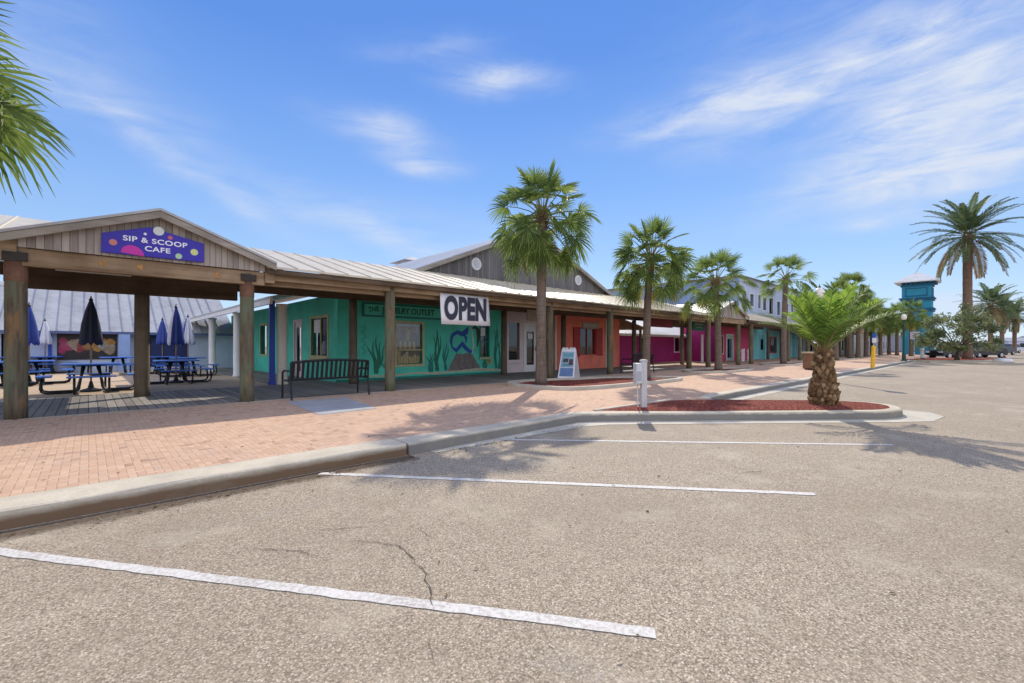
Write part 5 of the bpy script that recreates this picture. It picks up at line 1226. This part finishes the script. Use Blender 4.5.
# young palm with pineapple trunk
X=W(*st_px(823.5,404,.19)); X.z=.17
yp=local_thing('young_palm','young palm with stout scaly trunk and bright arching fronds in the red mulch','palm tree',X,0)
rng=random.Random(5); mb=MB(); prof=[(.25,0),(.262,.08),(.235,.30),(.188,.58),(.142,.85),(.11,1.05),(.08,1.18),(.06,1.30)]
mb.lathe([(r_*.86,z_) for r_,z_ in prof],(0,0,0),20); 
tr_=mb.build('trunk',m_boot,yp,smooth=True)
mb=MB()
def rad_at(z_):
    for (r0_,z0_),(r1_,z1_) in zip(prof,prof[1:]):
        if z0_<=z_<=z1_: return r0_+(r1_-r0_)*(z_-z0_)/(z1_-z0_)
    return prof[-1][0]
row=0; z_=.0
while z_<1.16:
    r_=rad_at(z_); n_=max(6,int(2*math.pi*r_/.105))
    for k in range(n_):
        az=2*math.pi*(k+.5*(row%2))/n_+rng.uniform(-.07,.07); d=Vector((math.cos(az),math.sin(az),0)); sd=Vector((-d.y,d.x,0)); zz=z_+rng.uniform(-.015,.015)
        w_=.047*rng.uniform(.8,1.15); h_=.17*rng.uniform(.7,1.3); out=.062*rng.uniform(.5,1.5)
        c=d*(r_*.84)+Vector((0,0,zz)); 
        a=c-UPV*.05; b=c+sd*w_+UPV*h_*.35; e=c-sd*w_+UPV*h_*.35; tp=c+d*(out*1.0)+UPV*h_*.62; ct_=c+d*out*.95+UPV*h_*.25; bk=c+UPV*h_*.75
        mb.add([a,b,tp+sd*.022,tp-sd*.022,e,ct_+sd*.03,ct_-sd*.03,bk],[(0,1,5),(0,5,6),(0,6,4),(1,2,5),(5,2,3,6),(6,3,4),(1,7,2),(2,7,3),(3,7,4)])
    z_+=.078; row+=1
k=NT('boot_scales'); g_=k.n('ShaderNodeNewGeometry'); nz_=k.noise(k.coord(),14,5); cl_=k.ramp(k.math('ADD',k.math('MULTIPLY',g_.outputs['Random Per Island'],.55),k.math('MULTIPLY',nz_,.45)),[(.2,(.09,.05,.025)),(.55,(.24,.145,.07)),(.85,(.42,.29,.16))]); k.principled(cl_,.9,0,k.bump(nz_,.5,.02),.15)
mb.build('leaf_scales',k.m,yp)
mb=MB()
for i in range(22):
    f=(i+.5)/22; az=i*2.39996+.4+rng.uniform(-.2,.2); el=R(84-46*f**.9+rng.uniform(-5,5))
    frond(mb,rng,(.05*math.cos(az),.05*math.sin(az),-.05-.1*f),az,el,rng.uniform(1.3,1.6)*(.9+.2*f),34,.42,R(20+27*f),0,.6,.0150)
c=mb.build('crown',[m_young,m_young,m_pet],yp); c.location=(0,0,1.25)
# bushy tree
X=Vector(cc(957,39)); X.z=.18
bt=local_thing('bushy_tree','low wide grey green bushy tree on the far mulch island','tree',X)
rng=random.Random(77); mb=MB()
mb.tube([(0,0,0),(.02,.02,.5),(.08,0,1.0)],[.2,.15,.13],10); tips=[]
for i in range(16):
    az=i*2.4; el=R(rng.uniform(15,70)); L=rng.uniform(1.4,3.8)
    p=Vector((.05,0,.9)); pts=[p]; 
    for q in range(4):
        e2=el*(1-.15*q); p=p+Vector((math.cos(az)*math.cos(e2),math.sin(az)*math.cos(e2)*.7,math.sin(e2)))*L/4+Vector((rng.uniform(-.1,.1),rng.uniform(-.1,.1),0)); pts.append(p)
    mb.tube(pts,[.07,.05,.035,.02,.01],6); tips+=pts[2:]
mb.build('trunk',M('bush_bark',(.07,.055,.042),.9,.3,5),bt,smooth=True)
mb=MB()
cl=[]
for i in range(90):
    a=rng.uniform(0,6.283); rr=rng.random()**.5; x=3.4*rr*math.cos(a); y=2.2*rr*math.sin(a); top=1.2+3.7*(1-(x/4.5)**2)**.5*(1-.3*rr); z0_=.75+.25*abs(x)/4
    cl.append(Vector((x,y,rng.uniform(z0_+.2,max(z0_+.4,top)))))
for c in cl:
    rc=rng.uniform(.3,.62)
    for j in range(75):
        v=Vector((rng.gauss(0,1),rng.gauss(0,1),rng.gauss(0,1))); v.normalize(); p=c+v*rc*rng.random()**.45; p.z=max(.45,p.z)
        n_=Vector((rng.gauss(0,1),rng.gauss(0,1),rng.gauss(0,1)+.5)).normalized(); a_=n_.cross(Vector((rng.random(),rng.random(),.3))).normalized(); b_=n_.cross(a_); s_=rng.uniform(.055,.10)
        mb.add([p-a_*s_*1.6,p-b_*s_*.6,p+a_*s_*1.6,p+b_*s_*.6],[(0,1,2,3)])
mb.build('crown',leaf('bush_leaf',(.065,.09,.04),(.18,.205,.105),.42,.5),bt)
# ---------------------------------------------------------------- LIGHT, SKY, CAMERA
AZ=R(11.); EL=R(36.3)
w=bpy.data.worlds.new('World'); scene.world=w; w.use_nodes=True; nt=w.node_tree; nt.nodes.clear()
out=nt.nodes.new('ShaderNodeOutputWorld'); bg=nt.nodes.new('ShaderNodeBackground'); nt.links.new(bg.outputs[0],out.inputs[0])
sky=nt.nodes.new('ShaderNodeTexSky'); sky.sky_type='NISHITA'; sky.sun_disc=False; sky.sun_elevation=EL; sky.sun_rotation=AZ; sky.dust_density=.0; sky.air_density=1.0; sky.ozone_density=3.0; sky.altitude=0
bg.inputs[1].default_value=BGS
def wm(op,a,b=None,c=None):
    x=nt.nodes.new('ShaderNodeMath'); x.operation=op
    for i,v in enumerate((a,b,c)):
        if v is None: continue
        if isinstance(v,(int,float)): x.inputs[i].default_value=v
        else: nt.links.new(v,x.inputs[i])
    return x.outputs[0]
tc=nt.nodes.new('ShaderNodeTexCoord'); sp=nt.nodes.new('ShaderNodeSeparateXYZ'); nt.links.new(tc.outputs['Generated'],sp.inputs[0])
az=wm('ARCTAN2',sp.outputs[0],sp.outputs[1]); ev=wm('ARCSINE',sp.outputs[2])
cv=nt.nodes.new('ShaderNodeCombineXYZ'); nt.links.new(az,cv.inputs[0]); nt.links.new(ev,cv.inputs[1])
def wnoise(scale,rot,detail=7,rough=.6,loc=(0,0,0),sc=(1,1,1),dist=.0):
    m=nt.nodes.new('ShaderNodeMapping'); nt.links.new(cv.outputs[0],m.inputs[0]); m.inputs['Scale'].default_value=sc; m.inputs['Rotation'].default_value=(0,0,rot); m.inputs['Location'].default_value=loc
    n=nt.nodes.new('ShaderNodeTexNoise'); nt.links.new(m.outputs[0],n.inputs[0]); n.inputs['Scale'].default_value=scale; n.inputs['Detail'].default_value=detail; n.inputs['Roughness'].default_value=rough; n.inputs['Distortion'].default_value=dist
    return n.outputs['Fac']
# cloud patches given by compass direction and elevation: (az, el, half width, half height, tilt, amount)
def ae(u,v):
    a=math.atan((u-CX)/F); return a,math.atan((HZ-v)/F*math.cos(a))
blobs=[(380,131,50,13,-.10,.95),(418,162,38,9,0,.75),(498,81,48,10,.0,.95),(430,50,60,10,.05,.35),
       (690,118,75,15,.05,.95),(790,100,100,24,.22,.95),(920,60,80,45,.35,.85),(900,140,150,30,.28,.85),(960,150,130,45,.15,.9),(990,110,60,60,.0,.5),(930,185,90,16,.1,.8),
       (868,227,48,8,.0,.6),(955,298,55,16,.0,1.0),(200,180,150,12,-.42,.5),(370,228,130,14,-.28,.5),(110,105,110,22,-.1,.3),(60,50,110,60,0,.22),(820,40,160,50,.1,.3),(450,235,90,26,-.2,.22)]
tot=None
warp=wnoise(3.2,0,4,.5); warp2=wnoise(3.6,0,4,.5,(5,2,0))
wa=wm('MULTIPLY_ADD',wm('SUBTRACT',warp,.5),.16,az); we=wm('MULTIPLY_ADD',wm('SUBTRACT',warp2,.5),.10,ev)
for u,v,a,b,tl,am in blobs:
    a0,e0=ae(u,v); k_=1/math.hypot(F,(u-CX))*math.cos(a0) ; k_=math.cos(a0)**2/F
    A=a*k_*1.0; B=b*math.cos(a0)/F
    dx=wm('SUBTRACT',wa,a0); dy=wm('SUBTRACT',we,e0); c,s=math.cos(tl),math.sin(tl)
    p=wm('ADD',wm('MULTIPLY',dx,c/A),wm('MULTIPLY',dy,s/A)); q=wm('ADD',wm('MULTIPLY',dx,-s/B),wm('MULTIPLY',dy,c/B))
    d2=wm('ADD',wm('MULTIPLY',p,p),wm('MULTIPLY',q,q)); g=wm('MULTIPLY',wm('POWER',2.71828,wm('MULTIPLY',d2,-1.)),am)
    tot=g if tot is None else wm('ADD',tot,g)
fine=wnoise(5.,-.15,9,.62,(0,0,0),(1,4.5,1),.8); fine2=wnoise(9,.3,8,.6,(3,1,0),(1,3,1),.5)
tex=wm('ADD',wm('MULTIPLY',fine,.7),wm('MULTIPLY',fine2,.3))
tex=wm('MULTIPLY',wm('SUBTRACT',tex,.29),2.8); tex=wm('MINIMUM',wm('MAXIMUM',tex,0.),1.25)
haze_=wm('MULTIPLY',wm('POWER',2.71828,wm('MULTIPLY',wm('ABSOLUTE',ev),-6.)),.25)
cf=wm('MINIMUM',wm('ADD',wm('MULTIPLY',wm('MINIMUM',tot,1.2),tex),0.),.92)
mx=nt.nodes.new('ShaderNodeMix'); mx.data_type='RGBA'; nt.links.new(cf,mx.inputs[0]); 
gr=nt.nodes.new('ShaderNodeValToRGB'); nt.links.new(wm('DIVIDE',ev,1.5708),gr.inputs[0])
K=1/(BGS*2**EXPO)
def lin(c): return tuple((((x/255)/12.92) if x<10 else (((x/255)+.055)/1.055)**2.4)*K*SKYK for x in c)+(1,)
st_=[(0.,(192,214,243)),(.06,(178,208,245)),(.12,(155,194,244)),(.21,(126,173,243)),(.36,(90,144,232)),(1.,(62,112,205))]
while len(gr.color_ramp.elements)<len(st_): gr.color_ramp.elements.new(.5)
for e_,(p_,c_9) in zip(gr.color_ramp.elements,st_): e_.position=p_; e_.color=lin(c_9)
m0=nt.nodes.new('ShaderNodeMix'); m0.data_type='RGBA'; m0.inputs[0].default_value=.82; nt.links.new(sky.outputs[0],m0.inputs[6]); nt.links.new(gr.outputs[0],m0.inputs[7])
# unseen bright cloud added behind the camera to fill the shaded fronts
nb=nt.nodes.new('ShaderNodeTexNoise'); nt.links.new(tc.outputs['Generated'],nb.inputs[0]); nb.inputs['Scale'].default_value=2.4; nb.inputs['Detail'].default_value=7
back=wm('MINIMUM',wm('MAXIMUM',wm('MULTIPLY',wm('SUBTRACT',wm('MULTIPLY',sp.outputs[1],-1.),-.12),2.),0.),1.)
bc=wm('MULTIPLY',back,wm('MINIMUM',wm('MAXIMUM',wm('MULTIPLY',wm('SUBTRACT',nb.outputs['Fac'],.36),4.),0.),1.))
m1=nt.nodes.new('ShaderNodeMix'); m1.data_type='RGBA'; nt.links.new(bc,m1.inputs[0]); nt.links.new(m0.outputs[2],m1.inputs[6]); m1.inputs[7].default_value=tuple(K*q for q in BACK)+(1,)
nt.links.new(m1.outputs[2],mx.inputs[6]); mx.inputs[7].default_value=lin((222,230,245))
nt.links.new(mx.outputs[2],bg.inputs[0])
sl=bpy.data.lights.new('sun','SUN'); sl.energy=SUNE; sl.angle=R(.53); sl.color=(1.,.92,.79)
so=bpy.data.objects.new('sun',sl); COL.objects.link(so)
dirs=Vector((math.sin(AZ)*math.cos(EL),math.cos(AZ)*math.cos(EL),math.sin(EL)))
so.rotation_euler=dirs.to_track_quat('Z','Y').to_euler(); so.location=(0,0,60)
cam=bpy.data.cameras.new('camera'); co_=bpy.data.objects.new('camera',cam); COL.objects.link(co_); scene.camera=co_
co_.location=(0,0,CAMH); co_.rotation_euler=(R(90),0,0); cam.sensor_width=36; cam.lens=F/1024*36; cam.shift_y=4.5/1024; cam.clip_start=.05; cam.clip_end=3000
scene.view_settings.view_transform='Standard'; scene.view_settings.look='None'; scene.view_settings.exposure=EXPO; scene.view_settings.gamma=1; scene.view_settings.use_curve_mapping=False
scene.render.resolution_x=1024; scene.render.resolution_y=683
scene.cycles.max_bounces=8; scene.cycles.transparent_max_bounces=12
